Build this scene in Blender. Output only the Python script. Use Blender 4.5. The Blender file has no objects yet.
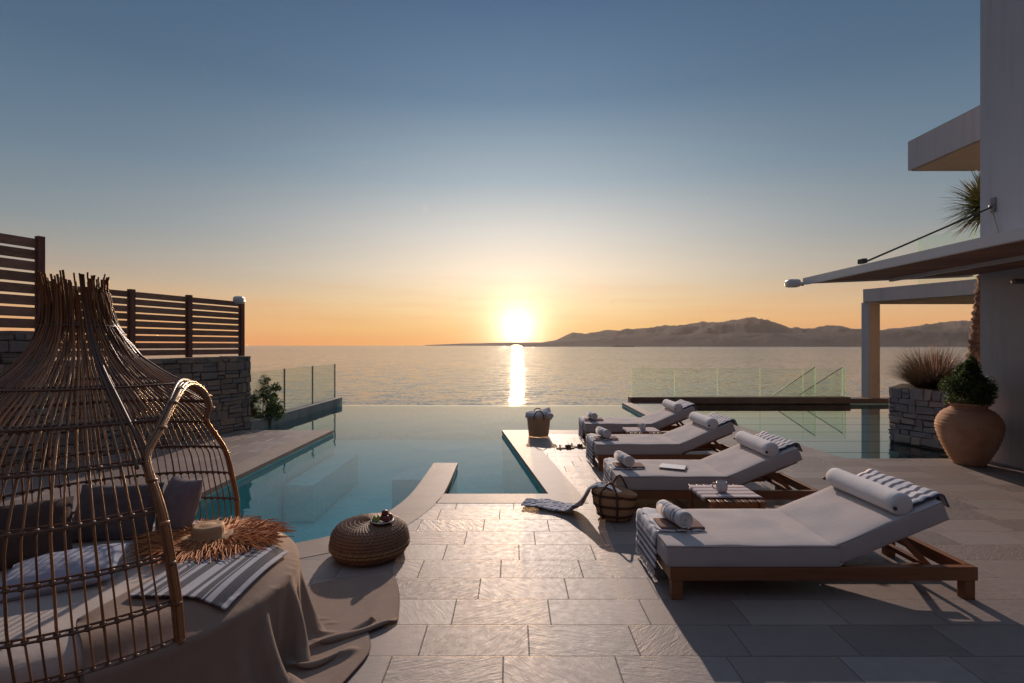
import bpy, bmesh, math, random
from mathutils import Vector, Matrix, noise
C = bpy.context.scene
COL = C.collection
PI = math.pi
R = math.radians
random.seed(7)

# ------------------------------------------------------------------ camera
cam_d = bpy.data.cameras.new('camera')
cam_d.sensor_width = 36.0
cam_d.lens = 36.0 * 500 / 1024
cam_d.shift_y = 3.5 / 1024
cam_d.clip_start = 0.05
cam_d.clip_end = 120000
cam = bpy.data.objects.new('camera', cam_d)
cam.location = (0, 0, 1.6)
cam.rotation_euler = (R(90), 0, 0)
COL.objects.link(cam)
C.camera = cam

C.view_settings.view_transform = 'Standard'
C.view_settings.look = 'None'
C.view_settings.exposure = 0.0
C.view_settings.gamma = 1.0
C.cycles.use_denoising = True
C.cycles.max_bounces = 10
C.cycles.diffuse_bounces = 3
C.cycles.glossy_bounces = 4
C.cycles.transparent_max_bounces = 24
C.cycles.sample_clamp_indirect = 3.0
C.cycles.sample_clamp_direct = 0.0
C.cycles.caustics_reflective = False
C.cycles.caustics_refractive = False

def lin(r, g, b):
    f = lambda c: (c / 255 / 12.92) if c / 255 <= 0.04045 else ((c / 255 + 0.055) / 1.055) ** 2.4
    return (f(r), f(g), f(b), 1)

# ------------------------------------------------------------------ node helper
class NT:
    def __init__(s, tree):
        s.t = tree; s.n = tree.nodes; s.l = tree.links
    def add(s, typ, ins=None, **props):
        nd = s.n.new(typ)
        for k, v in props.items(): setattr(nd, k, v)
        if ins:
            for k, v in ins.items():
                sock = nd.inputs[k]
                if isinstance(v, bpy.types.NodeSocket): s.l.new(v, sock)
                else: sock.default_value = v
        return nd
    def m(s, op, a, b=0.0, c=0.0, clamp=False):
        nd = s.n.new('ShaderNodeMath'); nd.operation = op; nd.use_clamp = clamp
        for i, v in enumerate((a, b, c)):
            if isinstance(v, bpy.types.NodeSocket): s.l.new(v, nd.inputs[i])
            else: nd.inputs[i].default_value = v
        return nd.outputs[0]
    def v(s, op, a, b=None):
        nd = s.n.new('ShaderNodeVectorMath'); nd.operation = op
        for i, v in enumerate((a, b)):
            if v is None: continue
            if isinstance(v, bpy.types.NodeSocket): s.l.new(v, nd.inputs[i])
            else: nd.inputs[i].default_value = v
        return nd
    def ramp(s, fac, stops, interp='LINEAR'):
        nd = s.n.new('ShaderNodeValToRGB'); cr = nd.color_ramp; cr.interpolation = interp
        while len(cr.elements) < len(stops): cr.elements.new(0.5)
        for e, (p, c) in zip(cr.elements, stops):
            e.position = p; e.color = c if len(c) == 4 else (*c, 1)
        s.l.new(fac, nd.inputs[0]); return nd.outputs[0]
    def mix(s, f, a, b, blend='MIX'):
        nd = s.n.new('ShaderNodeMix'); nd.data_type = 'RGBA'; nd.blend_type = blend
        for i, v in zip((0, 6, 7), (f, a, b)):
            if isinstance(v, bpy.types.NodeSocket): s.l.new(v, nd.inputs[i])
            else: nd.inputs[i].default_value = v if i == 0 or len(v) == 4 else (*v, 1)
        return nd.outputs[2]
    def noise(s, vec, scale, detail=3, rough=0.5, dist=0.0):
        return s.add('ShaderNodeTexNoise', {'Vector': vec, 'Scale': scale, 'Detail': detail, 'Roughness': rough, 'Distortion': dist}).outputs[0]

# ------------------------------------------------------------------ world: sunset sky by direction
SUN_AZ, SUN_EL = R(0.62), R(1.75)
W = bpy.data.worlds.new('World'); C.world = W; W.use_nodes = True
w = NT(W.node_tree); w.n.clear()
tc = w.add('ShaderNodeTexCoord').outputs['Generated']
dirn = w.v('NORMALIZE', tc).outputs[0]
sep = w.add('ShaderNodeSeparateXYZ', {0: dirn})
el = w.m('MULTIPLY', w.m('ARCSINE', sep.outputs[2]), 180 / PI)            # degrees
el_n = w.m('DIVIDE', w.m('ADD', el, 2.0), 92.0, clamp=True)
P = lambda e: (e + 2) / 92.0
sky_sun = w.ramp(el_n, [(P(-2), lin(250, 180, 96)), (P(0.3), lin(255, 178, 78)), (P(1.6), lin(255, 198, 102)), (P(4), lin(255, 218, 156)),
                        (P(8), lin(250, 230, 202)), (P(12.5), lin(218, 214, 206)), (P(18), lin(163, 179, 189)),
                        (P(26), lin(104, 133, 158)), (P(36), lin(72, 100, 134)), (P(55), lin(122, 142, 168)), (P(90), lin(135, 152, 178))])
sky_far = w.ramp(el_n, [(P(-2), lin(215, 130, 80)), (P(0.2), lin(238, 142, 70)), (P(1.6), lin(236, 166, 96)), (P(4), lin(212, 174, 132)),
                        (P(7), lin(160, 156, 146)), (P(11), lin(124, 140, 148)), (P(17), lin(96, 122, 142)),
                        (P(25), lin(74, 102, 128)), (P(36), lin(62, 90, 120)), (P(55), lin(122, 142, 168)), (P(90), lin(135, 152, 178))])
az = w.m('ARCTAN2', sep.outputs[0], sep.outputs[1])
azd = w.m('MULTIPLY', w.m('ABSOLUTE', w.m('SUBTRACT', az, SUN_AZ)), 180 / PI)
fz = w.m('EXPONENT', w.m('MULTIPLY', w.m('POWER', w.m('DIVIDE', azd, 27.0), 2.0), -1.0))
sky = w.mix(fz, sky_far, sky_sun)
# the eastern half of a dusk sky is dim and mauve
back = w.m('MULTIPLY', w.m('SUBTRACT', azd, 62.0), 1 / 60.0, clamp=True)
east = w.ramp(el_n, [(P(-2), lin(44, 38, 40)), (P(6), lin(64, 53, 54)), (P(16), lin(62, 60, 68)), (P(30), lin(84, 88, 104)), (P(55), lin(122, 138, 162)), (P(90), lin(135, 152, 178))])
sky = w.mix(back, sky, east)
# faint streaks of thin cloud low over the horizon
sv = w.add('ShaderNodeCombineXYZ', {0: w.m('MULTIPLY', az, 2.2), 1: w.m('MULTIPLY', el, 0.55), 2: 0.0}).outputs[0]
st = w.noise(sv, 1.6, 4, 0.55)
stm = w.ramp(el_n, [(P(0), (0, 0, 0)), (P(1.5), (1, 1, 1)), (P(4.5), (1, 1, 1)), (P(9), (0, 0, 0))])
sky = w.mix(w.m('MULTIPLY', w.m('MULTIPLY', w.m('SUBTRACT', st, 0.45, clamp=True), 1.0), stm), sky, lin(226, 150, 96))
# glow round the sun, then the disc
S = Vector((math.sin(SUN_AZ) * math.cos(SUN_EL), math.cos(SUN_AZ) * math.cos(SUN_EL), math.sin(SUN_EL)))
dt = w.v('DOT_PRODUCT', dirn, tuple(S)).outputs['Value']
ang = w.m('MULTIPLY', w.m('ARCCOSINE', w.m('MINIMUM', dt, 0.9999999)), 180 / PI)
g1 = w.m('MULTIPLY', w.m('EXPONENT', w.m('MULTIPLY', ang, -1 / 6.5)), 0.50)
g2 = w.m('MULTIPLY', w.m('EXPONENT', w.m('MULTIPLY', ang, -1 / 1.4)), 4.4)
disc = w.m('MULTIPLY', w.m('LESS_THAN', ang, 0.55), 8500.0)
def scaled(col, f):
    return w.v('SCALE', col).outputs[0] if False else w.add('ShaderNodeVectorMath', {0: col, 'Scale': f}, operation='SCALE').outputs[0]
tot = w.v('ADD', sky, scaled((1.0, 0.80, 0.62), g1)).outputs[0]
tot = w.v('ADD', tot, scaled((1.0, 0.80, 0.58), g2)).outputs[0]
tot = w.v('ADD', tot, scaled((1.0, 0.55, 0.24), disc)).outputs[0]
bg = w.add('ShaderNodeBackground', {0: tot, 1: 1.0})
wo = w.add('ShaderNodeOutputWorld'); w.l.new(bg.outputs[0], wo.inputs[0])
W.cycles.sampling_method = 'MANUAL'; W.cycles.sample_map_resolution = 2048

# ------------------------------------------------------------------ sun lamp
L = bpy.data.lights.new('sun', 'SUN'); L.energy = 3.0; L.angle = R(0.8); L.color = (1.0, 0.79, 0.65)
Lo = bpy.data.objects.new('sun', L); COL.objects.link(Lo)
LAMP_EL, LAMP_AZ = R(24), R(0.62)
Sd = Vector((math.sin(LAMP_AZ) * math.cos(LAMP_EL), math.cos(LAMP_AZ) * math.cos(LAMP_EL), math.sin(LAMP_EL)))
Lo.rotation_euler = Sd.to_track_quat('Z', 'Y').to_euler()
Lo.location = Sd * 60

# ------------------------------------------------------------------ materials
MATS = {}
def newmat(name):
    m = bpy.data.materials.new(name); m.use_nodes = True
    t = NT(m.node_tree); t.n.clear()
    out = t.add('ShaderNodeOutputMaterial'); MATS[name] = m
    return m, t, out
def objco(t): return t.add('ShaderNodeTexCoord').outputs['Object']
def geopos(t): return t.add('ShaderNodeNewGeometry').outputs['Position']
def bump(t, h, strength=0.5, dist=0.01, normal=None):
    nd = t.add('ShaderNodeBump', {'Height': h, 'Strength': strength, 'Distance': dist})
    if normal is not None: t.l.new(normal, nd.inputs['Normal'])
    return nd.outputs[0]
def pbr(t, out, col, rough=0.6, nrm=None, **kw):
    b = t.add('ShaderNodeBsdfPrincipled')
    for k, v in (('Base Color', col), ('Roughness', rough)):
        if isinstance(v, bpy.types.NodeSocket): t.l.new(v, b.inputs[k])
        else: b.inputs[k].default_value = v if k != 'Base Color' or len(v) == 4 else (*v, 1)
    if nrm is not None: t.l.new(nrm, b.inputs['Normal'])
    for k, v in kw.items(): b.inputs[k.replace('_', ' ')].default_value = v
    t.l.new(b.outputs[0], out.inputs[0]); return b

def mat_plain(name, c1, c2, scale=4.0, rough=0.7, bscale=60, bstr=0.25, bdist=0.004, spec=0.4, detail=4):
    m, t, o = newmat(name)
    p = objco(t)
    n = t.noise(p, scale, detail, 0.6)
    col = t.mix(t.ramp(n, [(0.3, (0, 0, 0)), (0.7, (1, 1, 1))]), c1, c2)
    h = t.noise(p, bscale, 3, 0.6)
    pbr(t, o, col, rough, bump(t, h, bstr, bdist), Specular_IOR_Level=spec)
    return m

def mat_wood(name, c1, c2, axis=0, rough=0.5, spec=0.4):
    m, t, o = newmat(name)
    p = objco(t)
    sc = [14.0, 14.0, 14.0]; sc[axis] = 0.9
    rnd = t.add('ShaderNodeObjectInfo').outputs['Random']
    isl = t.add('ShaderNodeNewGeometry').outputs['Random Per Island']
    q = t.v('ADD', t.v('MULTIPLY', p, tuple(sc)).outputs[0], t.add('ShaderNodeCombineXYZ', {0: t.m('MULTIPLY', isl, 40), 1: t.m('MULTIPLY', rnd, 30), 2: 0.0}).outputs[0]).outputs[0]
    n = t.noise(q, 1.6, 5, 0.65, 0.6)
    f = t.noise(q, 7.0, 3, 0.6)
    k = t.m('ADD', t.m('MULTIPLY', n, 0.75), t.m('MULTIPLY', f, 0.25))
    k = t.m('ADD', k, t.m('MULTIPLY', t.m('SUBTRACT', isl, 0.5), 0.25))
    col = t.mix(t.ramp(k, [(0.3, (0, 0, 0)), (0.7, (1, 1, 1))]), c1, c2)
    pbr(t, o, col, rough, bump(t, k, 0.35, 0.004), Specular_IOR_Level=spec)
    return m

def mat_fabric(name, c1, c2, rough=0.9, weave=420.0, stripes=None, big=5.0, bstr=0.3):
    """stripes: (axis, period, [(pos, width)], colour)"""
    m, t, o = newmat(name)
    p = objco(t)
    n = t.noise(p, big, 4, 0.6)
    col = t.mix(n, c1, c2)
    if stripes:
        axis, period, lst, sc = stripes
        sx_ = t.add('ShaderNodeSeparateXYZ', {0: p})
        s = t.m('ADD', sx_.outputs[0], sx_.outputs[2]) if axis == 'xz' else (t.add('ShaderNodeSeparateXYZ', {0: t.add('ShaderNodeTexCoord').outputs['UV']}).outputs[0] if axis == 'uv' else sx_.outputs[axis])
        s = t.m('ADD', s, t.m('MULTIPLY', t.m('SUBTRACT', n, 0.5), 0.006))
        u = t.m('FRACT', t.m('ADD', t.m('DIVIDE', s, period), 10.0))
        tot_ = None
        for (ps, wd) in lst:
            k = t.m('LESS_THAN', t.m('ABSOLUTE', t.m('SUBTRACT', u, ps)), wd / 2)
            tot_ = k if tot_ is None else t.m('MAXIMUM', tot_, k)
        col = t.mix(t.m('MULTIPLY', tot_, 0.92), col, sc)
    wv = t.noise(p, weave, 2, 0.5)
    w2 = t.noise(p, 38, 4, 0.6)
    h = t.m('ADD', t.m('MULTIPLY', wv, 0.35), w2)
    b = pbr(t, o, col, rough, bump(t, h, bstr, 0.006), Specular_IOR_Level=0.15, Sheen_Weight=0.15)
    return m

# paving: running-bond slabs, each row shifted, split-face relief
def mat_deck():
    m, t, o = newmat('paving stone')
    p = geopos(t); s = t.add('ShaderNodeSeparateXYZ', {0: p})
    rowf = t.m('DIVIDE', t.m('SUBTRACT', 4.866 + 28.7, s.outputs[1]), 0.287)
    row = t.m('FLOOR', rowf); rf = t.m('FRACT', rowf)
    uf = t.m('DIVIDE', t.m('ADD', t.m('SUBTRACT', s.outputs[0], -13.6), t.m('MULTIPLY', row, 0.134)), 0.572)
    ui = t.m('FLOOR', uf); uu = t.m('FRACT', uf)
    cell = t.add('ShaderNodeCombineXYZ', {0: ui, 1: row, 2: 0.0}).outputs[0]
    wn = t.add('ShaderNodeTexWhiteNoise', {'Vector': cell}, noise_dimensions='2D')
    rnd = wn.outputs['Value']; rndc = wn.outputs['Color']
    # joint mask
    du = t.m('MULTIPLY', t.m('MINIMUM', uu, t.m('SUBTRACT', 1.0, uu)), 0.572)
    dv = t.m('MULTIPLY', t.m('MINIMUM', rf, t.m('SUBTRACT', 1.0, rf)), 0.287)
    d = t.m('MINIMUM', du, dv)
    d = t.m('ADD', d, t.m('MULTIPLY', t.m('SUBTRACT', t.noise(p, 60, 2), 0.5), 0.003))
    joint = t.ramp(t.m('DIVIDE', d, 0.012), [(0.08, (1, 1, 1)), (0.34, (0, 0, 0))])
    # relief, direction differs per slab
    angl = t.m('MULTIPLY', t.m('SUBTRACT', rnd, 0.5), 2.6)
    off = t.add('ShaderNodeVectorMath', {0: rndc, 'Scale': 9.0}, operation='SCALE').outputs[0]
    rot = t.add('ShaderNodeVectorRotate', {'Vector': p, 'Angle': angl}, rotation_type='Z_AXIS').outputs[0]
    q = t.v('ADD', rot, off).outputs[0]
    q = t.v('MULTIPLY', q, (9.0, 34.0, 9.0)).outputs[0]
    rip = t.noise(q, 1.0, 3, 0.55, 0.9)
    fine = t.noise(p, 130, 3, 0.65)
    amp = t.m('ADD', 0.12, t.m('MULTIPLY', t.m('POWER', t.add('ShaderNodeSeparateColor', {0: rndc}).outputs[2], 1.6), 1.1))
    h = t.m('ADD', t.m('MULTIPLY', t.m('MULTIPLY', rip, amp), 1.0), t.m('MULTIPLY', fine, 0.14))
    h = t.m('SUBTRACT', h, t.m('MULTIPLY', joint, 1.2))
    n1 = t.noise(p, 0.7, 5, 0.65)
    n2 = t.noise(p, 17, 5, 0.7)
    val = t.m('ADD', t.m('ADD', t.m('MULTIPLY', rnd, 0.38), t.m('MULTIPLY', n1, 0.34)), t.m('MULTIPLY', n2, 0.34))
    col = t.ramp(val, [(0.22, (0.138, 0.113, 0.104)), (0.5, (0.222, 0.184, 0.168)), (0.85, (0.325, 0.278, 0.258))])
    tint = t.mix(t.m('MULTIPLY', t.add('ShaderNodeSeparateColor', {0: rndc}).outputs[1], 0.45), col, (0.27, 0.195, 0.165))
    stain = t.ramp(t.noise(p, 2.3, 8, 0.75), [(0.52, (0, 0, 0)), (0.72, (1, 1, 1))])
    tint = t.mix(t.m('MULTIPLY', stain, 0.35), tint, (0.17, 0.145, 0.13))
    col = t.mix(t.m('MULTIPLY', joint, 0.8), tint, (0.10, 0.082, 0.072))
    rg = t.m('ADD', 0.40, t.m('MULTIPLY', n2, 0.28))
    pbr(t, o, col, rg, bump(t, h, 0.55, 0.010), Specular_IOR_Level=0.5)
    return m
mat_deck()

def mat_coping():
    m, t, o = newmat('coping stone')
    p = geopos(t)
    n = t.noise(p, 3.0, 5, 0.65); f = t.noise(p, 110, 3, 0.7)
    col = t.ramp(t.m('ADD', t.m('MULTIPLY', n, 0.6), t.m('MULTIPLY', f, 0.4)), [(0.3, (0.20, 0.148, 0.122)), (0.7, (0.33, 0.262, 0.222))])
    s = t.add('ShaderNodeSeparateXYZ', {0: p})
    a = t.m('FRACT', t.m('DIVIDE', t.m('ADD', s.outputs[1], 20.0), 0.6))
    j = t.m('LESS_THAN', t.m('ABSOLUTE', t.m('SUBTRACT', a, 0.5)), 0.006)
    col = t.mix(t.m('MULTIPLY', j, 0.35), col, (0.12, 0.1, 0.09))
    pbr(t, o, col, 0.6, bump(t, f, 0.4, 0.003), Specular_IOR_Level=0.35)
mat_coping()

def mat_tile(name, c1, c2, c3, sc=0.05):
    m, t, o = newmat(name)
    p = geopos(t)
    q = t.v('DIVIDE', p, (sc, sc, sc)).outputs[0]
    wn = t.add('ShaderNodeTexWhiteNoise', {'Vector': t.v('FLOOR', q).outputs[0]}, noise_dimensions='3D').outputs['Value']
    n = t.noise(p, 0.9, 3)
    v = t.m('ADD', t.m('MULTIPLY', wn, 0.45), t.m('MULTIPLY', n, 0.55))
    col = t.ramp(v, [(0.2, c1), (0.5, c2), (0.8, c3)])
    pbr(t, o, col, 0.45)
mat_tile('pool tile', (0.26, 0.76, 0.72), (0.33, 0.82, 0.78), (0.40, 0.87, 0.83))
mat_tile('pale pool tile', (0.42, 0.66, 0.58), (0.52, 0.75, 0.66), (0.58, 0.80, 0.72))
mat_tile('step tile', (0.5, 0.84, 0.84), (0.56, 0.88, 0.88), (0.62, 0.9, 0.9))

def mat_water(name, tint, wave=5.0, amp=0.012, f0=1.33, lines=None):
    m, t, o = newmat(name)
    p = geopos(t)
    q = t.v('MULTIPLY', p, (1.0, 0.55, 1.0)).outputs[0]
    h = t.m('ADD', t.noise(q, wave, 2, 0.5), t.m('MULTIPLY', t.noise(q, wave * 0.23, 2, 0.5), 2.0))
    nrm = bump(t, h, 1.0, amp)
    fr = t.add('ShaderNodeFresnel', {'IOR': f0, 'Normal': nrm}).outputs[0]
    gl = t.add('ShaderNodeBsdfGlossy', {'Color': (1, 1, 1, 1), 'Roughness': 0.0, 'Normal': nrm})
    tr = t.add('ShaderNodeBsdfTransparent', {'Color': (*tint, 1)})
    mx = t.add('ShaderNodeMixShader', {0: fr, 1: tr.outputs[0], 2: gl.outputs[0]})
    last = mx.outputs[0]
    if lines:
        s = t.add('ShaderNodeSeparateXYZ', {0: p})
        a = t.m('FRACT', t.m('DIVIDE', s.outputs[1], lines))
        j = t.m('LESS_THAN', t.m('ABSOLUTE', t.m('SUBTRACT', a, 0.5)), 0.018)
        df = t.add('ShaderNodeBsdfDiffuse', {'Color': (0.05, 0.055, 0.05, 1)})
        last = t.add('ShaderNodeMixShader', {0: t.m('MULTIPLY', j, 0.75), 1: last, 2: df.outputs[0]}).outputs[0]
    t.l.new(last, o.inputs[0])
mat_water('pool water', (0.80, 0.97, 0.96), wave=3.4, amp=0.0035, f0=1.40)
mat_water('still water', (0.80, 0.95, 0.88), wave=3.0, amp=0.0004, f0=1.7, lines=0.9)

def mat_sea():
    m, t, o = newmat('sea water')
    p = geopos(t)
    q = t.v('MULTIPLY', p, (0.5, 1.0, 1.0)).outputs[0]
    def nv(scale, detail): return t.v('SUBTRACT', t.add('ShaderNodeTexNoise', {'Vector': q, 'Scale': scale, 'Detail': detail, 'Roughness': 0.6}).outputs['Color'], (0.5, 0.5, 0.5)).outputs[0]
    a = nv(0.20, 3); b = nv(1.4, 2)
    band = t.noise(t.v('MULTIPLY', p, (0.0007, 0.0050, 1.0)).outputs[0], 1.0, 4, 0.6, 0.5)
    band = t.ramp(band, [(0.38, (0, 0, 0)), (0.62, (1, 1, 1))])
    yy = t.add('ShaderNodeSeparateXYZ', {0: p}).outputs[1]
    far = t.m('DIVIDE', t.m('SUBTRACT', yy, 150.0), 1700.0, clamp=True)
    k = t.m('ADD', t.m('ADD', 0.30, t.m('MULTIPLY', t.m('POWER', far, 0.5), 0.26)), t.m('MULTIPLY', band, 0.14))
    tl = t.v('ADD', t.add('ShaderNodeVectorMath', {0: a, 'Scale': 0.5}, operation='SCALE').outputs[0], t.add('ShaderNodeVectorMath', {0: b, 'Scale': 0.85}, operation='SCALE').outputs[0]).outputs[0]
    tl = t.add('ShaderNodeVectorMath', {0: tl, 'Scale': k}, operation='SCALE').outputs[0]
    tl = t.v('MULTIPLY', tl, (1.0, 1.0, 0.0)).outputs[0]
    up_ = t.add('ShaderNodeCombineXYZ', {0: 0.0, 1: t.m('SUBTRACT', -0.014, t.m('MULTIPLY', t.m('POWER', far, 0.5), 0.035)), 2: 1.0}).outputs[0]
    nrm = t.v('NORMALIZE', t.v('ADD', tl, up_).outputs[0]).outputs[0]
    pbr(t, o, (0.045, 0.065, 0.10), 0.07, nrm, IOR=1.33, Specular_IOR_Level=0.5)
mat_sea()

def mat_glass(name, tint):
    m, t, o = newmat(name)
    fr = t.add('ShaderNodeFresnel', {'IOR': 1.45}).outputs[0]
    gl = t.add('ShaderNodeBsdfGlossy', {'Color': (1, 1, 1, 1), 'Roughness': 0.0})
    tr = t.add('ShaderNodeBsdfTransparent', {'Color': (*tint, 1)})
    mx = t.add('ShaderNodeMixShader', {0: t.m('MULTIPLY', fr, 0.45), 1: tr.outputs[0], 2: gl.outputs[0]})
    t.l.new(mx.outputs[0], o.inputs[0])
mat_glass('green glass', (0.93, 0.975, 0.94))
mat_glass('dark glass', (0.10, 0.11, 0.12))
m, t, o = newmat('glass edge')
t.l.new(t.add('ShaderNodeMixShader', {0: 0.72, 1: t.add('ShaderNodeBsdfTranslucent', {'Color': (0.7, 0.8, 0.66, 1)}).outputs[0], 2: t.add('ShaderNodeBsdfTransparent', {'Color': (0.8, 0.92, 0.8, 1)}).outputs[0]}).outputs[0], o.inputs[0])

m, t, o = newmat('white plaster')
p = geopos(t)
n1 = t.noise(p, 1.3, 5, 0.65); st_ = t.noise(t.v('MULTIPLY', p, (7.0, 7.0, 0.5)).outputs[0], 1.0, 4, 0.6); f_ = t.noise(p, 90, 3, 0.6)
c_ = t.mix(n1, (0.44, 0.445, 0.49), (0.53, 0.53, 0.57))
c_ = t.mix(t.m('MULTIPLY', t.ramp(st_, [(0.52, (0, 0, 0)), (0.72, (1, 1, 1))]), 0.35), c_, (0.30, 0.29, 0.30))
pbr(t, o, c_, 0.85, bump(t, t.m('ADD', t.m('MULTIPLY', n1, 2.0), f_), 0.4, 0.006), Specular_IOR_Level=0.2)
mat_plain('warm light tan', (0.52, 0.36, 0.24), (0.60, 0.42, 0.29), 2.0, 0.8)  # warm sunlight bounced onto the soffits, put into the base colour
mat_plain('white metal', (0.66, 0.66, 0.68), (0.72, 0.72, 0.74), 3, 0.35, 200, 0.05)
mat_plain('grey metal', (0.16, 0.16, 0.17), (0.24, 0.24, 0.25), 3, 0.35, 200, 0.05)
mat_plain('brown cladding', (0.10, 0.062, 0.042), (0.16, 0.10, 0.07), 2.5, 0.6)
mat_plain('concrete', (0.22, 0.20, 0.185), (0.36, 0.33, 0.31), 2.2, 0.8, 70, 0.5, 0.006)
mat_plain('dark cord', (0.03, 0.03, 0.03), (0.05, 0.05, 0.05), 5, 0.6)
mat_plain('ceramic', (0.42, 0.39, 0.40), (0.52, 0.49, 0.50), 30, 0.35, 120, 0.1)
mat_plain('terracotta', (0.38, 0.20, 0.12), (0.55, 0.34, 0.235), 3.2, 0.85, 80, 0.35, 0.004, 0.2)
mat_plain('leather', (0.055, 0.024, 0.016), (0.085, 0.04, 0.026), 20, 0.5)
mat_plain('soil', (0.035, 0.025, 0.018), (0.06, 0.045, 0.03), 20, 0.95)
mat_plain('fig fruit', (0.10, 0.02, 0.02), (0.22, 0.05, 0.03), 30, 0.4)
mat_plain('green fruit', (0.20, 0.26, 0.05), (0.32, 0.36, 0.09), 30, 0.4)
mat_plain('plate glaze', (0.45, 0.42, 0.40), (0.6, 0.57, 0.55), 10, 0.3)
mat_plain('paper', (0.62, 0.63, 0.66), (0.74, 0.75, 0.78), 18, 0.6, 200, 0.02)
mat_wood('teak x', (0.115, 0.043, 0.018), (0.26, 0.105, 0.045), 0, 0.42)
mat_wood('teak y', (0.115, 0.043, 0.018), (0.26, 0.105, 0.045), 1, 0.42)
mat_wood('teak z', (0.115, 0.043, 0.018), (0.26, 0.105, 0.045), 2, 0.42)
mat_wood('fence wood', (0.20, 0.10, 0.065), (0.38, 0.21, 0.145), 1, 0.6)
mat_wood('fence post wood', (0.09, 0.036, 0.024), (0.20, 0.085, 0.055), 2, 0.6)
mat_wood('awning boards', (0.16, 0.075, 0.045), (0.30, 0.16, 0.10), 0, 0.6)

def mat_rattan(name, c1, c2, rough=0.42):
    m, t, o = newmat(name)
    p = objco(t)
    isl = t.add('ShaderNodeNewGeometry').outputs['Random Per Island']
    n = t.noise(p, 14, 4, 0.6)
    f = t.noise(p, 130, 3, 0.6)
    k = t.m('ADD', t.m('MULTIPLY', isl, 0.45), t.m('ADD', t.m('MULTIPLY', n, 0.4), t.m('MULTIPLY', f, 0.15)))
    col = t.mix(t.ramp(k, [(0.2, (0, 0, 0)), (0.8, (1, 1, 1))]), c1, c2)
    pbr(t, o, col, rough, bump(t, f, 0.4, 0.002), Specular_IOR_Level=0.5)
mat_rattan('rattan', (0.060, 0.024, 0.012), (0.34, 0.15, 0.06), 0.32)
mat_rattan('dark rattan', (0.045, 0.018, 0.010), (0.15, 0.065, 0.03))
mat_rattan('seagrass', (0.10, 0.045, 0.024), (0.29, 0.15, 0.08), 0.6)
mat_rattan('honey seagrass', (0.26, 0.145, 0.06), (0.42, 0.25, 0.11), 0.5)
mat_rattan('straw', (0.33, 0.19, 0.10), (0.56, 0.35, 0.19), 0.7)
mat_rattan('rust fringe', (0.34, 0.11, 0.035), (0.62, 0.26, 0.09), 0.7)

mat_fabric('cushion fabric', (0.41, 0.365, 0.36), (0.50, 0.455, 0.45))
mat_fabric('cushion back', (0.30, 0.25, 0.235), (0.37, 0.315, 0.295))
mat_fabric('bolster fabric', (0.66, 0.63, 0.63), (0.74, 0.71, 0.71))
NAVY = (0.035, 0.05, 0.11)
mat_fabric('striped towel', (0.62, 0.60, 0.61), (0.74, 0.72, 0.73), stripes=('xz', 0.62, [(0.11, 0.035), (0.19, 0.035), (0.27, 0.035), (0.35, 0.03), (0.43, 0.012), (0.76, 0.016), (0.92,0.016)], NAVY))
mat_fabric('striped towel head', (0.60, 0.58, 0.60), (0.72, 0.70, 0.72), stripes=(1, 0.075, [(0.5, 0.42)], NAVY))
mat_fabric('rolled towel', (0.60, 0.57, 0.57), (0.72, 0.69, 0.69), stripes=(1, 0.115, [(0.3, 0.14), (0.6, 0.08)], (0.12, 0.15, 0.26)), big=12)
mat_fabric('trailing towel', (0.60, 0.58, 0.60), (0.72, 0.70, 0.72), stripes=(1, 0.10, [(0.35, 0.16), (0.65, 0.08)], (0.08, 0.10, 0.20)))
mat_fabric('white towel', (0.66, 0.63, 0.64), (0.76, 0.73, 0.74), big=20)
mat_fabric('brown towel', (0.17, 0.085, 0.07), (0.26, 0.14, 0.115))
mat_fabric('bed linen', (0.44, 0.38, 0.35), (0.54, 0.48, 0.44))
mat_fabric('beige blanket', (0.22, 0.155, 0.12), (0.31, 0.225, 0.175), big=8)
mat_fabric('throw', (0.36, 0.36, 0.40), (0.50, 0.50, 0.55), stripes=('uv', 0.5, [(0.22, 0.22), (0.48, 0.05), (0.60, 0.14), (0.82, 0.10)], (0.05, 0.055, 0.07)))
mat_fabric('grey pillow', (0.105, 0.092, 0.095), (0.16, 0.14, 0.145), big=12)
mat_fabric('brown pillow', (0.085, 0.058, 0.05), (0.13, 0.09, 0.078), big=12)
mat_fabric('mauve pillow', (0.20, 0.165, 0.18), (0.28, 0.235, 0.25), big=12)
mat_fabric('blue pillow', (0.34, 0.36, 0.46), (0.46, 0.48, 0.58), big=14)
mat_fabric('runner', (0.30, 0.20, 0.19), (0.38, 0.27, 0.26), stripes=(1, 0.095, [(0.5, 0.45)], (0.62, 0.58, 0.62)))

def mat_stone(name, stops):
    m, t, o = newmat(name)
    p = objco(t)
    isl = t.add('ShaderNodeNewGeometry').outputs['Random Per Island']
    n = t.noise(p, 9, 5, 0.7); f = t.noise(p, 45, 4, 0.7)
    k = t.m('ADD', t.m('MULTIPLY', isl, 0.75), t.m('MULTIPLY', n, 0.25))
    col = t.ramp(k, stops)
    col = t.mix(t.m('MULTIPLY', f, 0.35), col, (0.08, 0.07, 0.065))
    pbr(t, o, col, 0.85, bump(t, t.m('ADD', n, t.m('MULTIPLY', f, 0.5)), 0.9, 0.02), Specular_IOR_Level=0.25)
mat_stone('wall stone', [(0.1, (0.15, 0.13, 0.12)), (0.3, (0.33, 0.26, 0.21)), (0.5, (0.20, 0.185, 0.18)), (0.7, (0.42, 0.29, 0.20)), (0.82, (0.25, 0.22, 0.20)), (0.95, (0.52, 0.35, 0.23))])
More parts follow.
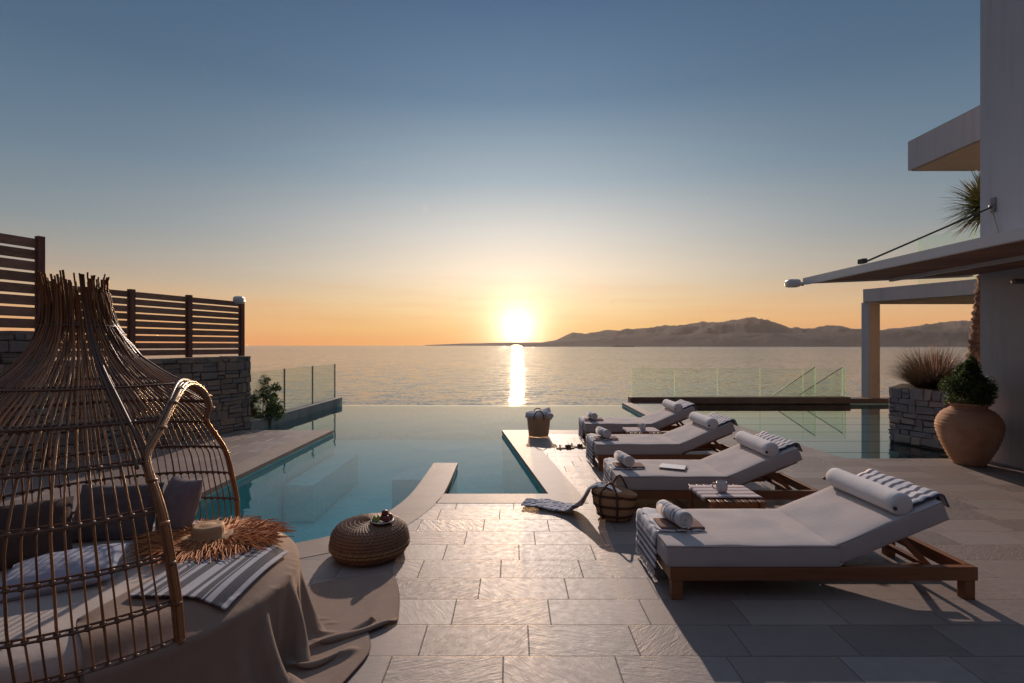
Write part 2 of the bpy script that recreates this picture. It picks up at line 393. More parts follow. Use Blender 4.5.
mat_stone('planter stone', [(0.1, (0.20, 0.20, 0.235)), (0.3, (0.36, 0.35, 0.38)), (0.55, (0.26, 0.27, 0.31)), (0.75, (0.42, 0.38, 0.37)), (0.95, (0.50, 0.38, 0.31))])
mat_plain('mortar', (0.06, 0.056, 0.054), (0.10, 0.095, 0.09), 6, 0.95, 60, 0.6, 0.01)

def mat_leaf(name, c1, c2, trans=0.35, rough=0.5):
    m, t, o = newmat(name)
    isl = t.add('ShaderNodeNewGeometry').outputs['Random Per Island']
    col = t.mix(isl, c1, c2)
    b = t.add('ShaderNodeBsdfPrincipled', {'Base Color': col, 'Roughness': rough})
    tr = t.add('ShaderNodeBsdfTranslucent', {'Color': col})
    mx = t.add('ShaderNodeMixShader', {0: trans, 1: b.outputs[0], 2: tr.outputs[0]})
    t.l.new(mx.outputs[0], o.inputs[0])
mat_leaf('box leaf', (0.028, 0.06, 0.018), (0.085, 0.13, 0.04))
mat_leaf('grass leaf', (0.055, 0.04, 0.025), (0.14, 0.085, 0.05))
mat_leaf('palm leaf', (0.05, 0.08, 0.025), (0.22, 0.16, 0.06))
mat_leaf('bush leaf', (0.035, 0.07, 0.02), (0.09, 0.13, 0.04))
mat_leaf('seed head', (0.30, 0.17, 0.14), (0.45, 0.30, 0.22), 0.5)
mat_plain('palm bark', (0.10, 0.055, 0.035), (0.24, 0.13, 0.08), 18, 0.9, 40, 0.9, 0.03)
m, t, o = newmat('hill scrub')
p = geopos(t)
n1 = t.noise(p, 0.0011, 6, 0.7); n2 = t.noise(p, 0.006, 5, 0.75)
c_ = t.ramp(t.m('ADD', t.m('MULTIPLY', n1, 0.6), t.m('MULTIPLY', n2, 0.4)), [(0.36, (0.028, 0.021, 0.024)), (0.50, (0.045, 0.034, 0.034)), (0.66, (0.075, 0.056, 0.052))])
pbr(t, o, c_, 0.95, bump(t, n2, 0.8, 25), Specular_IOR_Level=0.1)
mat_plain('slope scrub', (0.05, 0.055, 0.03), (0.14, 0.11, 0.075), 0.4, 0.95, 2.0, 0.8, 0.3)
mat_plain('island rock', (0.04, 0.04, 0.045), (0.07, 0.065, 0.06), 0.01, 0.9)

# ------------------------------------------------------------------ mesh helpers
class MB:
    """collects shapes, builds ONE mesh object"""
    def __init__(s): s.v = []; s.f = []; s.sm = []
    def add(s, vs, fs, smooth=False, M=None):
        o = len(s.v)
        s.v += [tuple(M @ Vector(v)) for v in vs] if M is not None else [tuple(v) for v in vs]
        s.f += [tuple(i + o for i in f) for f in fs]; s.sm += [smooth] * len(fs)
        return s
    def box(s, lo, hi, M=None, bev=0.0):
        if bev > 0:
            return s.rbox(((lo[0]+hi[0])/2, (lo[1]+hi[1])/2, (lo[2]+hi[2])/2), (hi[0]-lo[0], hi[1]-lo[1], hi[2]-lo[2]), bev, 1, M=M)
        x0, y0, z0 = lo; x1, y1, z1 = hi
        vs = [(x0,y0,z0),(x1,y0,z0),(x1,y1,z0),(x0,y1,z0),(x0,y0,z1),(x1,y0,z1),(x1,y1,z1),(x0,y1,z1)]
        return s.add(vs, [(0,3,2,1),(4,5,6,7),(0,1,5,4),(1,2,6,5),(2,3,7,6),(3,0,4,7)], False, M)
    def rbox(s, c, d, r, seg=3, n=(1,1,1), puff=0.0, M=None, fn=None, smooth=None):
        """rounded box: bevel rings of seg steps + n inner divisions per axis"""
        r = min(r, min(d) / 2 * 0.999)
        def axis(L, k):
            h = L / 2; a = []
            for i in range(seg + 1): a.append(-h + r * (1 - math.cos(i / seg * PI / 2)))
            for i in range(1, k): a.append(-h + r + (L - 2*r) * i / k)
            for i in range(seg + 1): a.append(h - r * (1 - math.cos((seg - i) / seg * PI / 2)))
            return a
        ax = [axis(d[i], n[i]) for i in range(3)]
        idx = {}; vs = []; fs = []
        def vid(i, j, k):
            key = (i, j, k)
            if key not in idx:
                p = [ax[0][i], ax[1][j], ax[2][k]]
                q = [max(-d[a]/2 + r, min(d[a]/2 - r, p[a])) for a in range(3)]
                dv = Vector([p[a] - q[a] for a in range(3)])
                if dv.length > 1e-9: dv = dv.normalized() * r
                e = Vector(q) + dv
                if puff:
                    u = 2*e.x/d[0]; w_ = 2*e.y/d[1]
                    e.z += (1 if e.z > 0 else -0.3) * puff * max(0, 1-u**4) * max(0, 1-w_**4)
                e += Vector(c)
                if fn: e = Vector(fn(e))
                idx[key] = len(vs); vs.append(tuple(e))
            return idx[key]
        N = [len(a) - 1 for a in ax]
        for a in range(3):
            b, c_ = (a+1) % 3, (a+2) % 3
            for side in (0, N[a]):
                for i in range(N[b]):
                    for j in range(N[c_]):
                        def P_(ii, jj):
                            k = [0,0,0]; k[a] = side; k[b] = ii; k[c_] = jj
                            return vid(*k)
                        q = (P_(i,j), P_(i+1,j), P_(i+1,j+1), P_(i,j+1))
                        fs.append(q if side else q[::-1])
        return s.add(vs, fs, (seg > 1) if smooth is None else smooth, M)
    def tube(s, pts, rad, n=8, caps=True, M=None, closed=False):
        pts = [Vector(p) for p in pts]; m = len(pts)
        rr = rad if isinstance(rad, (list, tuple)) else [rad] * m
        vs = []; fs = []
        up = None
        for i in range(m):
            if closed: tdir = pts[(i+1) % m] - pts[i-1]
            else: tdir = pts[min(i+1, m-1)] - pts[max(i-1, 0)]
            if tdir.length < 1e-9: tdir = Vector((0,0,1))
            tdir.normalize()
            if up is None:
                a = Vector((0,0,1)) if abs(tdir.z) < 0.9 else Vector((1,0,0))
                up = (a - tdir * a.dot(tdir)).normalized()
            else:
                up = (up - tdir * up.dot(tdir))
                up = up.normalized() if up.length > 1e-6 else Vector((1,0,0))
            sd = tdir.cross(up)
            for k in range(n):
                a = 2*PI*k/n
                vs.append(pts[i] + (up*math.cos(a) + sd*math.sin(a)) * rr[i])
        for i in range(m if closed else m-1):
            j = (i+1) % m
            for k in range(n):
                k2 = (k+1) % n
                fs.append((i*n+k, j*n+k, j*n+k2, i*n+k2)[::-1])
        if caps and not closed:
            fs.append(tuple(range(n))); fs.append(tuple(reversed(range((m-1)*n, m*n))))
        return s.add(vs, fs, True, M)
    def bar(s, a, b, wx, wz, M=None):
        """square bar between two points"""
        a = Vector(a); b = Vector(b); t = (b-a); Lg = t.length; t.normalize()
        u = Vector((0,0,1)) if abs(t.z) < 0.95 else Vector((0,1,0))
        sd = t.cross(u).normalized(); u = sd.cross(t)
        X = Matrix((( t.x, sd.x, u.x, a.x),(t.y, sd.y, u.y, a.y),(t.z, sd.z, u.z, a.z),(0,0,0,1)))
        if M is not None: X = M @ X
        return s.rbox((Lg/2,0,0), (Lg, wx, wz), min(wx, wz)*0.12, 1, M=X, smooth=False)
    def lathe(s, prof, n=48, c=(0,0,0), fn=None, M=None, caps=True):
        vs = []; fs = []; m = len(prof)
        for i, (r, z) in enumerate(prof):
            for k in range(n):
                a = 2*PI*k/n; rr = r
                if fn: rr, zz = fn(r, z, a, i, k)
                else: zz = z
                vs.append((c[0]+rr*math.cos(a), c[1]+rr*math.sin(a), c[2]+zz))
        for i in range(m-1):
            for k in range(n):
                k2 = (k+1) % n
                fs.append((i*n+k, i*n+k2, (i+1)*n+k2, (i+1)*n+k))
        if caps:
            fs.append(tuple(reversed(range(n)))); fs.append(tuple(range((m-1)*n, m*n)))
        return s.add(vs, fs, True, M)
    def ribbon(s, path, width, th=0.008, nw=14, wob=0.0, M=None, seed=0, taper=None, shear=0.0):
        """path: list of (x,z); swept along y over width; both faces"""
        m = len(path); vs = []; fs = []
        top = []; 
        for i, (x, z) in enumerate(path):
            a = Vector(path[max(i-1,0)]); b = Vector(path[min(i+1,m-1)])
            t = (b-a).normalized() if (b-a).length > 1e-9 else Vector((1,0))
            nn = Vector((-t.y, t.x))
            w_ = width * (taper(i/(m-1)) if taper else 1)
            for j in range(nw+1):
                y = (j/nw - 0.5) * w_
                k = wob * noise.noise(Vector((i*0.35, j*0.45, seed*3.7))) if wob else 0
                top.append((x + nn.x*k, y + shear*i/(m-1), z + nn.y*k, nn))
        for (x, y, z, nn) in top: vs.append((x + nn.x*th/2, y, z + nn.y*th/2))
        for (x, y, z, nn) in top: vs.append((x - nn.x*th/2, y, z - nn.y*th/2))
        N = len(top)
        for i in range(m-1):
            for j in range(nw):
                a = i*(nw+1)+j; b = a+1; c = a+nw+2; d = a+nw+1
                fs.append((a,d,c,b)); fs.append((N+a,N+b,N+c,N+d))
            a = i*(nw+1); d = a+nw+1
            fs.append((a, N+a, N+d, d))
            b = a+nw; c = b+nw+1
            fs.append((b, c, N+c, N+b))
        for j in range(nw):
            fs.append((j, j+1, N+j+1, N+j))
            q = (m-1)*(nw+1)+j
            fs.append((q, N+q, N+q+1, q+1))
        return s.add(vs, fs, True, M)
    def prism(s, poly, z0, z1):
        n = len(poly)
        vs = [(x,y,z0) for x,y in poly] + [(x,y,z1) for x,y in poly]
        area = sum(poly[i][0]*poly[(i+1)%n][1]-poly[(i+1)%n][0]*poly[i][1] for i in range(n))
        idx = list(range(n))
        fs = [tuple(reversed(idx)), tuple(i+n for i in idx)] + [(i, (i+1)%n, (i+1)%n+n, i+n) for i in range(n)]
        if area < 0: fs = [f[::-1] for f in fs]
        return s.add(vs, fs)
    def build(s, name, mat, parent=None, M=None):
        me = bpy.data.meshes.new(name)
        me.from_pydata(s.v, [], s.f)
        me.polygons.foreach_set('use_smooth', s.sm)
        me.update()
        me.materials.append(MATS[mat])
        o = bpy.data.objects.new(name, me); COL.objects.link(o)
        if parent is not None: o.parent = parent
        return o

def tag(o, label, cat, group=None, kind=None):
    if label: o['label'] = label
    if cat: o['category'] = cat
    if group: o['group'] = group
    if kind: o['kind'] = kind
    return o
def structure(o): o['kind'] = 'structure'; return o
def empty(name, loc=(0,0,0), rz=0.0):
    o = bpy.data.objects.new(name, None); COL.objects.link(o)
    o.empty_display_size = 0.1; o.location = loc; o.rotation_euler = (0,0,rz); return o
def copy_tree(o, parent=None):
    c = o.copy(); COL.objects.link(c); c.parent = parent
    for ch in list(o.children): copy_tree(ch, c)
    return c
def smooth_path(pts, k=6, closed=False):
    pts = [Vector(p) for p in pts]; n = len(pts); out = []
    rng = range(n if closed else n-1)
    for i in rng:
        p0 = pts[i-1] if (i > 0 or closed) else pts[0]*2-pts[1]
        p1 = pts[i]; p2 = pts[(i+1)%n]
        p3 = pts[(i+2)%n] if (i+2 < n or closed) else p2*2-p1
        for j in range(k):
            t = j/k
            out.append(0.5*((2*p1)+(p2-p0)*t+(2*p0-5*p1+4*p2-p3)*t*t+(3*p1-p0-3*p2+p3)*t**3))
    if not closed: out.append(pts[-1])
    return out

# ================================================================== SETTING
SEA = -20.0
# sea sheet to the horizon
mb = MB()
ys = [-2000, 0, 30, 80, 200, 500, 1200, 3000, 8000, 12000, 18500]
xs = [-22000, -8000, -2000, -500, 0, 500, 2000, 8000, 22000]
vs = [(x, y, SEA) for y in ys for x in xs]
fs = [(j*len(xs)+i, j*len(xs)+i+1, (j+1)*len(xs)+i+1, (j+1)*len(xs)+i) for j in range(len(ys)-1) for i in range(len(xs)-1)]
structure(mb.add(vs, fs).build('sea', 'sea water'))

# hillside the terrace stands on, falling to the sea
def slope_z(x, y):
    d = max(0, y - 14.2, (-x - 12) * 0.7, (x - 14) * 0.3)
    z = -2.2 - d * 0.75 + (noise.noise(Vector((x*0.08, y*0.08, 0))) * min(d*0.25, 2.5))
    return max(z, SEA - 2)
mb = MB(); nx, ny = 60, 60
vs = []; fs = []
for j in range(ny+1):
    for i in range(nx+1):
        x = -90 + 200*i/nx; y = -70 + 120*j/ny
        vs.append((x, y, slope_z(x, y)))
fs = [(j*(nx+1)+i, j*(nx+1)+i+1, (j+1)*(nx+1)+i+1, (j+1)*(nx+1)+i) for j in range(ny) for i in range(nx)]
structure(mb.add(vs, fs, True).build('hillside', 'slope scrub'))

# far mountains
def interp(x, tab):
    if x <= tab[0][0]: return tab[0][1]
    for (a, va), (b, vb) in zip(tab, tab[1:]):
        if x <= b:
            t = (x-a)/(b-a); return va + (vb-va)*t
    return tab[-1][1]
def ridge(name, D, tab, depth, rough, seed):
    mb = MB(); vs = []; fs = []
    nx, ny = 420, 26
    x0, x1 = tab[0][0], tab[-1][0]
    for j in range(ny+1):
        v = j/ny
        for i in range(nx+1):
            px = x0 + (x1-x0)*i/nx
            h = interp(px, tab) / 500 * D
            X = (px-512)/500*D
            prof = math.sin(min(1, v/0.62)*PI/2)**1.25 if v < 0.62 else math.cos((v-0.62)/0.38*PI/2)
            Y = D + (v-0.62)*depth
            n = noise.fractal(Vector((X*0.00045, Y*0.0006, seed)), 0.9, 2.1, 6)
            n2 = abs(noise.noise(Vector((X*0.0011, Y*0.0007, seed+5))))
            cr = min(1, abs(v-0.62)/0.25); n3 = noise.fractal(Vector((X*0.0022, Y*0.0016, seed+9)), 0.8, 2.1, 5); n4 = noise.fractal(Vector((X*0.0009, 7.0, seed+3)), 1.0, 2.0, 5)
            hh = h*prof*(1 + 0.05*n4 + rough*(0.25+cr)*n - rough*1.6*n2*cr + 0.20*(0.35+cr)*n3)
            vs.append((X*Y/D, Y, SEA + max(-5, hh + 21*prof)))
    fs = [(j*(nx+1)+i, j*(nx+1)+i+1, (j+1)*(nx+1)+i+1, (j+1)*(nx+1)+i) for j in range(ny) for i in range(nx)]
    return structure(mb.add(vs, fs, True).build(name, 'hill scrub'))
ridge('mountain_range', 11000, [(520,0),(535,1),(556,5),(573,12),(585,10),(605,14),(622,14),(650,17),(680,20),(702,24),(715,23),(730,24),(746,26),(765,25),(780,20),(800,15),(820,17),(838,19),(850,16),(880,15),(915,18),(945,22),(970,25),(1005,22),(1060,28),(1150,30)], 4500, 0.22, 1.0)
ridge('coastal_hills', 7800, [(520,0),(560,4),(600,7),(650,9),(700,11),(750,12),(800,11),(850,13),(900,15),(950,17),(1000,18),(1060,20),(1150,22)], 2500, 0.25, 4.0)
ridge('headland', 15500, [(425,0),(445,0.8),(465,1.6),(485,2.0),(510,2.4),(550,2.6),(600,2)], 2000, 0.25, 8.0)
mb = MB()
for (x, y, sx, h) in [(1290, 6000, 60, 16), (1380, 6010, 90, 12), (1200, 5990, 30, 7)]:
    mb.rbox((x, y, SEA+h/2-2), (sx*2, 60, h), 6, 2, n=(3,1,1))
structure(mb.build('islet', 'island rock'))

# terrace and pool
inner = smooth_path([(-3.35,3.72,0),(-2.7,3.76,0),(-2.1,3.88,0),(-1.85,3.98,0),(-1.52,4.19,0),(-1.31,4.46,0),(-1.16,4.9,0),(-1.08,5.5,0),(-1.06,6.78,0)], 5)
outer = smooth_path([(-3.35,3.36,0),(-2.6,3.42,0),(-2.0,3.55,0),(-1.67,3.70,0),(-1.27,3.95,0),(-0.98,4.34,0),(-0.82,4.8,0),(-0.735,5.37,0),(-0.735,6.78,0)], 5)
inner = [(p.x,p.y) for p in inner]; outer = [(p.x,p.y) for p in outer]
k05 = [i for i,p in enumerate(outer) if p[1] < 5.0][-1]
deck_poly = [(-11,-6),(12,-6),(12,7.05),(4.7,7.05),(4.25,13.85),(3.3,13.85),(3.3,9.05),(0.28,9.05),(0.77,5.05),(-0.785,5.05)] + \
            [outer[i] for i in range(k05, -1, -1)] + [(-3.7,3.36),(-3.7,9.4),(-11,9.4)]
structure(MB().prism(deck_poly, -0.4, 0.0).build('terrace_paving', 'paving stone'))
# coping round the pool
mb = MB(); e = 0.003
kc = [i for i,p in enumerate(outer) if p[1] < 5.36][-1]
mb.prism(inner + list(reversed(outer)), -0.055, e)
mb.prism([(-0.729,5.37),(0.39,5.37),(-0.19,9.4),(3.05,9.4),(3.05,13.85),(3.297,13.85),(3.297,9.053),(0.283,9.053),(0.773,5.053),(-0.775,5.053)], -0.055, e)
mb.prism([(-3.697,3.36),(-3.353,3.36),(-3.353,9.4),(-3.697,9.4)], -0.055, e)
mb.prism([(-5.35,9.4),(-3.35,9.4),(-3.35,9.32),(-3.702,9.32),(-3.702,9.403)], -0.055, e-0.001) if False else None
structure(mb.build('pool_coping', 'coping stone'))
# pool basin
pool = [(-3.36,9.43),(-3.36,3.73)] + [(x-0.012,y-0.0) for x,y in inner[1:-1]] + [(-1.05,6.79),(-0.745,6.79),(-0.70,5.36),(0.40,5.36),(-0.18,9.39),(3.06,9.39),(3.06,13.93),(-5.2,13.93),(-5.3,9.43)]
FL = -1.0
mb = MB(); n = len(pool)
mb.add([(x,y,FL) for x,y in pool], [tuple(range(n))])
mb.add([(x,y,FL) for x,y in pool]+[(x,y,-0.056) for x,y in pool], [(i,(i+1)%n,(i+1)%n+n,i+n) for i in range(n) if not (pool[i][1] > 13.5 and pool[(i+1)%n][1] > 13.5)])
ob = structure(mb.build('pool_basin', 'pool tile'))
mb = MB().box((-5.2,13.752,-3.0),(3.1,13.9,-0.09)); structure(mb.build('infinity_edge', 'pool tile'))
mb = MB().add([(x,y,-0.075) for x,y in pool], [tuple(range(n))]); structure(mb.build('pool_water', 'pool water'))
# submerged steps and bench
mb = MB()
mb.prism([(-1.50,6.25),(-1.07,6.25),(-1.07,6.65),(-1.46,6.65)], -0.6, -0.085)
structure(mb.build('pool_ledge', 'step tile'))
mb = MB()
mb.prism([(-1.30,4.55),(-1.12,5.6),(-1.12,6.0),(-1.9,6.0),(-1.95,5.0),(-1.75,4.2)], FL+0.01, -0.55)
mb.prism([(-0.69,5.42),(0.36,5.42),(0.30,5.8),(-0.70,5.8)], FL+0.01, -0.30)
mb.prism([(-0.69,5.81),(0.29,5.81),(0.24,6.2),(-0.70,6.2)], FL+0.01, -0.60)
mb.prism([(-3.34,7.3),(-2.9,7.3),(-2.9,9.4),(-3.34,9.4)], FL+0.01, -0.45)
structure(mb.build('pool_steps', 'pool tile'))
# reflecting pool on the right
mb = MB()
q = [(4.26,13.9),(4.71,7.06),(15.0,7.06),(15.0,13.9),(9.0,13.9)]
mb.add([(x,y,-0.35) for x,y in q]+[(x,y,-0.03) for x,y in q], [(0,1,2,3,4)]+[(i,(i+1)%5,(i+1)%5+5,i+5) for i in range(5)])
structure(mb.build('reflecting_pool_basin', 'pale pool tile'))
mb = MB().add([(x,y,-0.045) for x,y in q], [(0,1,2,3,4)]); structure(mb.build('reflecting_pool_water', 'still water'))

# ---------------------------------------------------------------- stone walls
def stone_face(mb, length, height, M, seed, hmin=0.09, hmax=0.19, wmin=0.10, wmax=0.34):
    rnd = random.Random(seed); z = 0.0
    while z < height - 0.04:
        h = min(rnd.uniform(hmin, hmax), height - z)
        if height - z - h < 0.06: h = height - z
        x = -rnd.uniform(0, 0.1)
        while x < length:
            w_ = rnd.uniform(wmin, wmax)
            x0 = max(x, 0); x1 = min(x + w_, length)
            if x1 - x0 > 0.03:
                parts = [(z, z+h)]
                if h > 0.12 and rnd.random() < 0.45: parts = [(z, z+h*0.5), (z+h*0.5, z+h)]
                for (a, b) in parts:
                    g = 0.006; dpt = rnd.uniform(0.008, 0.035)
                    j = lambda: rnd.uniform(-0.013, 0.013)
                    bv = 0.010
                    f0 = [(x0+g+j(), 0, a+g+j()), (x1-g+j(), 0, a+g+j()), (x1-g+j(), 0, b-g+j()), (x0+g+j(), 0, b-g+j())]
                    cx = (x0+x1)/2; cz = (a+b)/2
                    vs = [(p[0], -0.001, p[2]) for p in f0] + [(p[0], -dpt*0.7, p[2]) for p in f0] + \
                         [(p[0]+(bv if p[0]<cx else -bv), -dpt+j()*0.6, p[2]+(bv if p[2]<cz else -bv)) for p in f0]
                    fs = []
                    for k in range(4):
                        k2 = (k+1) % 4
                        fs += [(k, k2, k2+4, k+4), (k+4, k2+4, k2+8, k+8)]
                    fs.append((8,9,10,11))
                    mb.add(vs, fs, False, M)
            x += w_
        z += h
def frame2(p0, p1, z=0.0):
    """matrix: local x runs p0->p1, local -y is outward (right-hand side)"""
    d = Vector((p1[0]-p0[0], p1[1]-p0[1], 0)); Lg = d.length; d.normalize()
    nn = Vector((-d.y, d.x, 0))
    return Matrix(((d.x, nn.x, 0, p0[0]), (d.y, nn.y, 0, p0[1]), (0,0,1,z), (0,0,0,1))), Lg
# left wall: A far end, runs towards the camera; the face looks at +x
A = Vector((-5.03, 9.6)); dv = Vector((-0.25, -0.70)).normalized()
def wp(t): q = A + dv*t; return (q.x, q.y)
TS = 3.42          # where the wall and fence step up
w_low = empty('stone_wall', (*wp(0), 0))
tag(w_low, 'long rubble stone boundary wall left of the pool with a slatted fence on top', 'stone wall')
inv = lambda o: Matrix.Translation(-Vector(o.location))
def wall_block(t0, t1, h, seed, root):
    thick = 0.42
    Mx, Lg = frame2(wp(t1), wp(t0))
    core = MB().box((0, 0.0, -0.02), (Lg, thick, h-0.005), Mx).build('mortar_core', 'mortar', root); core.matrix_parent_inverse = Matrix.Identity(4)
    core.data.transform(inv(root))
    mb = MB(); stone_face(mb, Lg, h, Mx, seed)
    if t0 == 0:                                   # end face, looking out to sea
        Me = Mx @ Matrix.Translation((Lg, 0, 0)) @ Matrix.Rotation(R(90), 4, 'Z')
        stone_face(mb, thick, h, Me, seed+1)
    # top slabs
    x = 0; rnd = random.Random(seed+2)
    while x < Lg:
        wd = min(rnd.uniform(0.2, 0.5), Lg-x)
        mb.box((x+0.004, -0.02, h-0.012), (x+wd-0.004, thick+0.01, h+rnd.uniform(0.012, 0.03)), Mx)
        x += wd
    o = mb.build('stone_facing', 'wall stone', root); o.data.transform(inv(root))
wall_block(0, 3.22, 1.36, 11, w_low)
wall_block(3.22, 15.0, 1.75, 12, w_low)
def fence(t0, t1, z0, z1, nsl, posts, label, root=None):
    rt = empty('slatted_fence', (*wp(t0), z0)); tag(rt, label, 'fence', 'timber fences on the stone wall')
    Mx, Lg = frame2(wp(t1), wp(t0), 0)
    T = inv(rt) @ Mx; posts = [p_-t0 for p_ in posts]
    mb = MB(); pitch = (z1-z0)/nsl
    for i in range(nsl):
        a = z0 + 0.03 + i*pitch
        for (pa, pb) in zip(posts, posts[1:]):
            xa, xb = Lg-pb+0.035, Lg-pa-0.035
            mb.box((xa, 0.16, a), (xb, 0.185, a+pitch*0.80), T)
    mb.build('slats', 'fence wood', rt)
    for p_ in posts:
        MB().box((Lg-p_-0.04, 0.12, z0-0.01), (Lg-p_+0.04, 0.2, z1+0.04), T, bev=0.004).build('post', 'fence post wood', rt)
    return rt
fence(0.05, 3.14, 1.40, 2.42, 9, [0.05, 1.12, 2.06, 3.10], 'long low slatted timber fence on the stone wall nearest the sea')
fence(3.16, 12.0, 1.79, 3.0, 8, [3.21, 4.9, 6.4, 7.9, 9.4, 10.9, 11.9], 'taller slatted timber fence at the left edge behind the wicker daybed')

# ---------------------------------------------------------------- floodlights
def floodlight(loc, label, rz=0.0, sc=1.0):
    rt = empty('floodlight', loc, rz); tag(rt, label, 'floodlight', 'small white floodlights')
    MB().rbox((0,0,0), (0.15*sc,0.12*sc,0.09*sc), 0.035*sc, 3).build('lamp_housing', 'white metal', rt)
    MB().tube([(0.05*sc,0,0),(0.12*sc,0,-0.01)], 0.022*sc, 10).build('bracket', 'grey metal', rt)
    return rt
pf = wp(0.12)
floodlight((pf[0]-0.02, pf[1]-0.15, 2.44), 'white floodlight on the corner post of the slatted fence', R(100), 1.5)

# ---------------------------------------------------------------- left parapet and glass
def parapet(p0, p1, width, z0, z1, mat, label):
    Mx, Lg = frame2(p0, p1)
    rt = empty('parapet', (p0[0], p0[1], 0)); tag(rt, label, 'parapet')
    MB().rbox((Lg/2, width/2, (z0+z1)/2), (Lg, width, z1-z0), 0.012, 1, M=inv(rt) @ Mx, smooth=False).build('kerb', mat, rt)
    return rt
parapet((-5.02,9.62), (-4.80,14.15), 0.34, -0.3, 0.125, 'concrete', 'low pale concrete parapet under glass at the left end of the pool')
def balustrade(p0, p1, z0, z1, nn, label, name='glass_balustrade', edge='glass edge', off=0.05, group='glass balustrades'):
    Mx, Lg = frame2(p0, p1)
    rt = empty(name, (p0[0], p0[1], z0)); tag(rt, label, 'glass balustrade', group)
    T = inv(rt) @ Mx
    pw = Lg/nn
    for i in range(nn):
        MB().box((i*pw+0.012, off, z0+0.0), ((i+1)*pw-0.012, off+0.012, z1), T).build('glass_panel', 'green glass', rt)
    for i in range(nn+1):
        x = min(max(i*pw, 0.01), Lg-0.01)
        MB().box((x-0.009, off-0.006, z0), (x+0.009, off+0.018, z1+0.002), T).build('post', edge, rt)
    return rt
balustrade((-5.0,9.75), (-4.81,14.0), 0.125, 1.07, 3, 'frameless glass balustrade on the concrete parapet beside the stone wall', edge='grey metal', off=0.14)
# right: dark kerb with glass
rt = empty('dark_kerb', (3.3,13.9,0)); tag(rt, 'long dark brown kerb beam behind the loungers under the glass panels', 'kerb beam')
mb = MB().rbox((3.06,0.17,-0.07), (6.12,0.34,0.44), 0.01, 1, smooth=False)
mb.build('beam', 'brown cladding', rt)
MB().box((6.13,0.05,-0.3),(12.5,0.4,0.10)).build('low_ledge', 'brown cladding', rt)
balustrade((3.36,13.9), (9.38,13.9), 0.15, 0.95, 5, 'frameless green glass balustrade along the dark kerb behind the sun loungers', off=0.15)
# stair guards beyond the kerb
def stair_glass(xa, xb, Y, za, zb, label):
    rt = empty('stair_guard', (xb, Y, 0)); tag(rt, label, 'stair guard', 'sloping glass stair guards')
    vs = []
    for y in (0, 0.012):
        vs += [(xa-xb, y, za-0.75), (0, y, zb-0.75), (0, y, zb), (xa-xb, y, za)]
    MB().add(vs, [(0,1,2,3),(7,6,5,4),(0,4,5,1),(1,5,6,2),(2,6,7,3),(3,7,4,0)]).build('glass_panel', 'green glass', rt)
    MB().bar((xa-xb, 0.006, za+0.01), (0, 0.006, zb+0.01), 0.022, 0.022).build('handrail', 'grey metal', rt)
    MB().bar((0.0,0.006,zb-1.6), (0.0,0.006,zb+0.04), 0.03, 0.03).build('post', 'glass edge', rt)
stair_glass(7.6, 8.85, 14.6, 0.1, 0.95, 'sloping glass stair guard nearest the dark kerb at the far right')
stair_glass(8.55, 9.85, 14.9, 0.1, 0.93, 'second sloping glass stair guard beside the white column')

# ---------------------------------------------------------------- villa
vl = empty('villa', (6.62,7.07,0)); tag(vl, 'white plaster villa wall with terrace roof and overhangs at the right edge', 'villa')
T = inv(vl)
def vbox(name, lo, hi, mat, parent=vl, bev=0.0):
    return MB().box(lo, hi, T, bev=bev).build(name, mat, parent)
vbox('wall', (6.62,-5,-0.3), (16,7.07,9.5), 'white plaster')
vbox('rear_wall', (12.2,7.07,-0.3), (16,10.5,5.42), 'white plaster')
tp = [(9.97,14.2),(11.15,11.9),(12.6,8.9),(16,8.9),(16,14.9),(10.6,14.9)]
o = MB().prism(tp, 2.82, 3.18).build('terrace_slab', 'white plaster', vl); o.data.transform(T)
o = MB().prism([(10.33,14.2),(11.35,11.9),(12.7,9.0),(15.9,9.0),(15.9,14.6),(10.33,14.6)], 2.79, 2.819).build('soffit', 'warm light tan', vl); o.data.transform(T)
vbox('column', (10.08,14.12,-0.6), (10.39,14.43,2.82), 'white plaster', bev=0.006)
vbox('column_warm_tint', (10.085,14.112,-0.5), (10.385,14.119,2.80), 'warm light tan')  # added thin sheet painting warm bounce light on the white column's front
vbox('roof_overhang', (8.75,7.08,5.45), (11.5,11.05,6.09), 'white plaster')
vbox('roof_soffit', (8.80,7.08,5.425), (11.49,11.0,5.45), 'warm light tan')
wf = vbox('window', (6.60,4.9,4.40), (6.619,6.36,5.80), 'dark glass')
vbox('window_frame', (6.585,6.30,4.37), (6.6195,6.40,5.83), 'brown cladding', wf)
vbox('window_frame', (6.585,4.86,4.37), (6.6185,6.30,4.42), 'brown cladding', wf)
vbox('window_frame', (6.585,4.86,5.78), (6.6185,6.30,5.83), 'brown cladding', wf)
balustrade((10.56,13.03), (12.1,9.85), 3.18, 4.40, 3, 'green glass balustrade along the edge of the upper terrace', off=0.02)

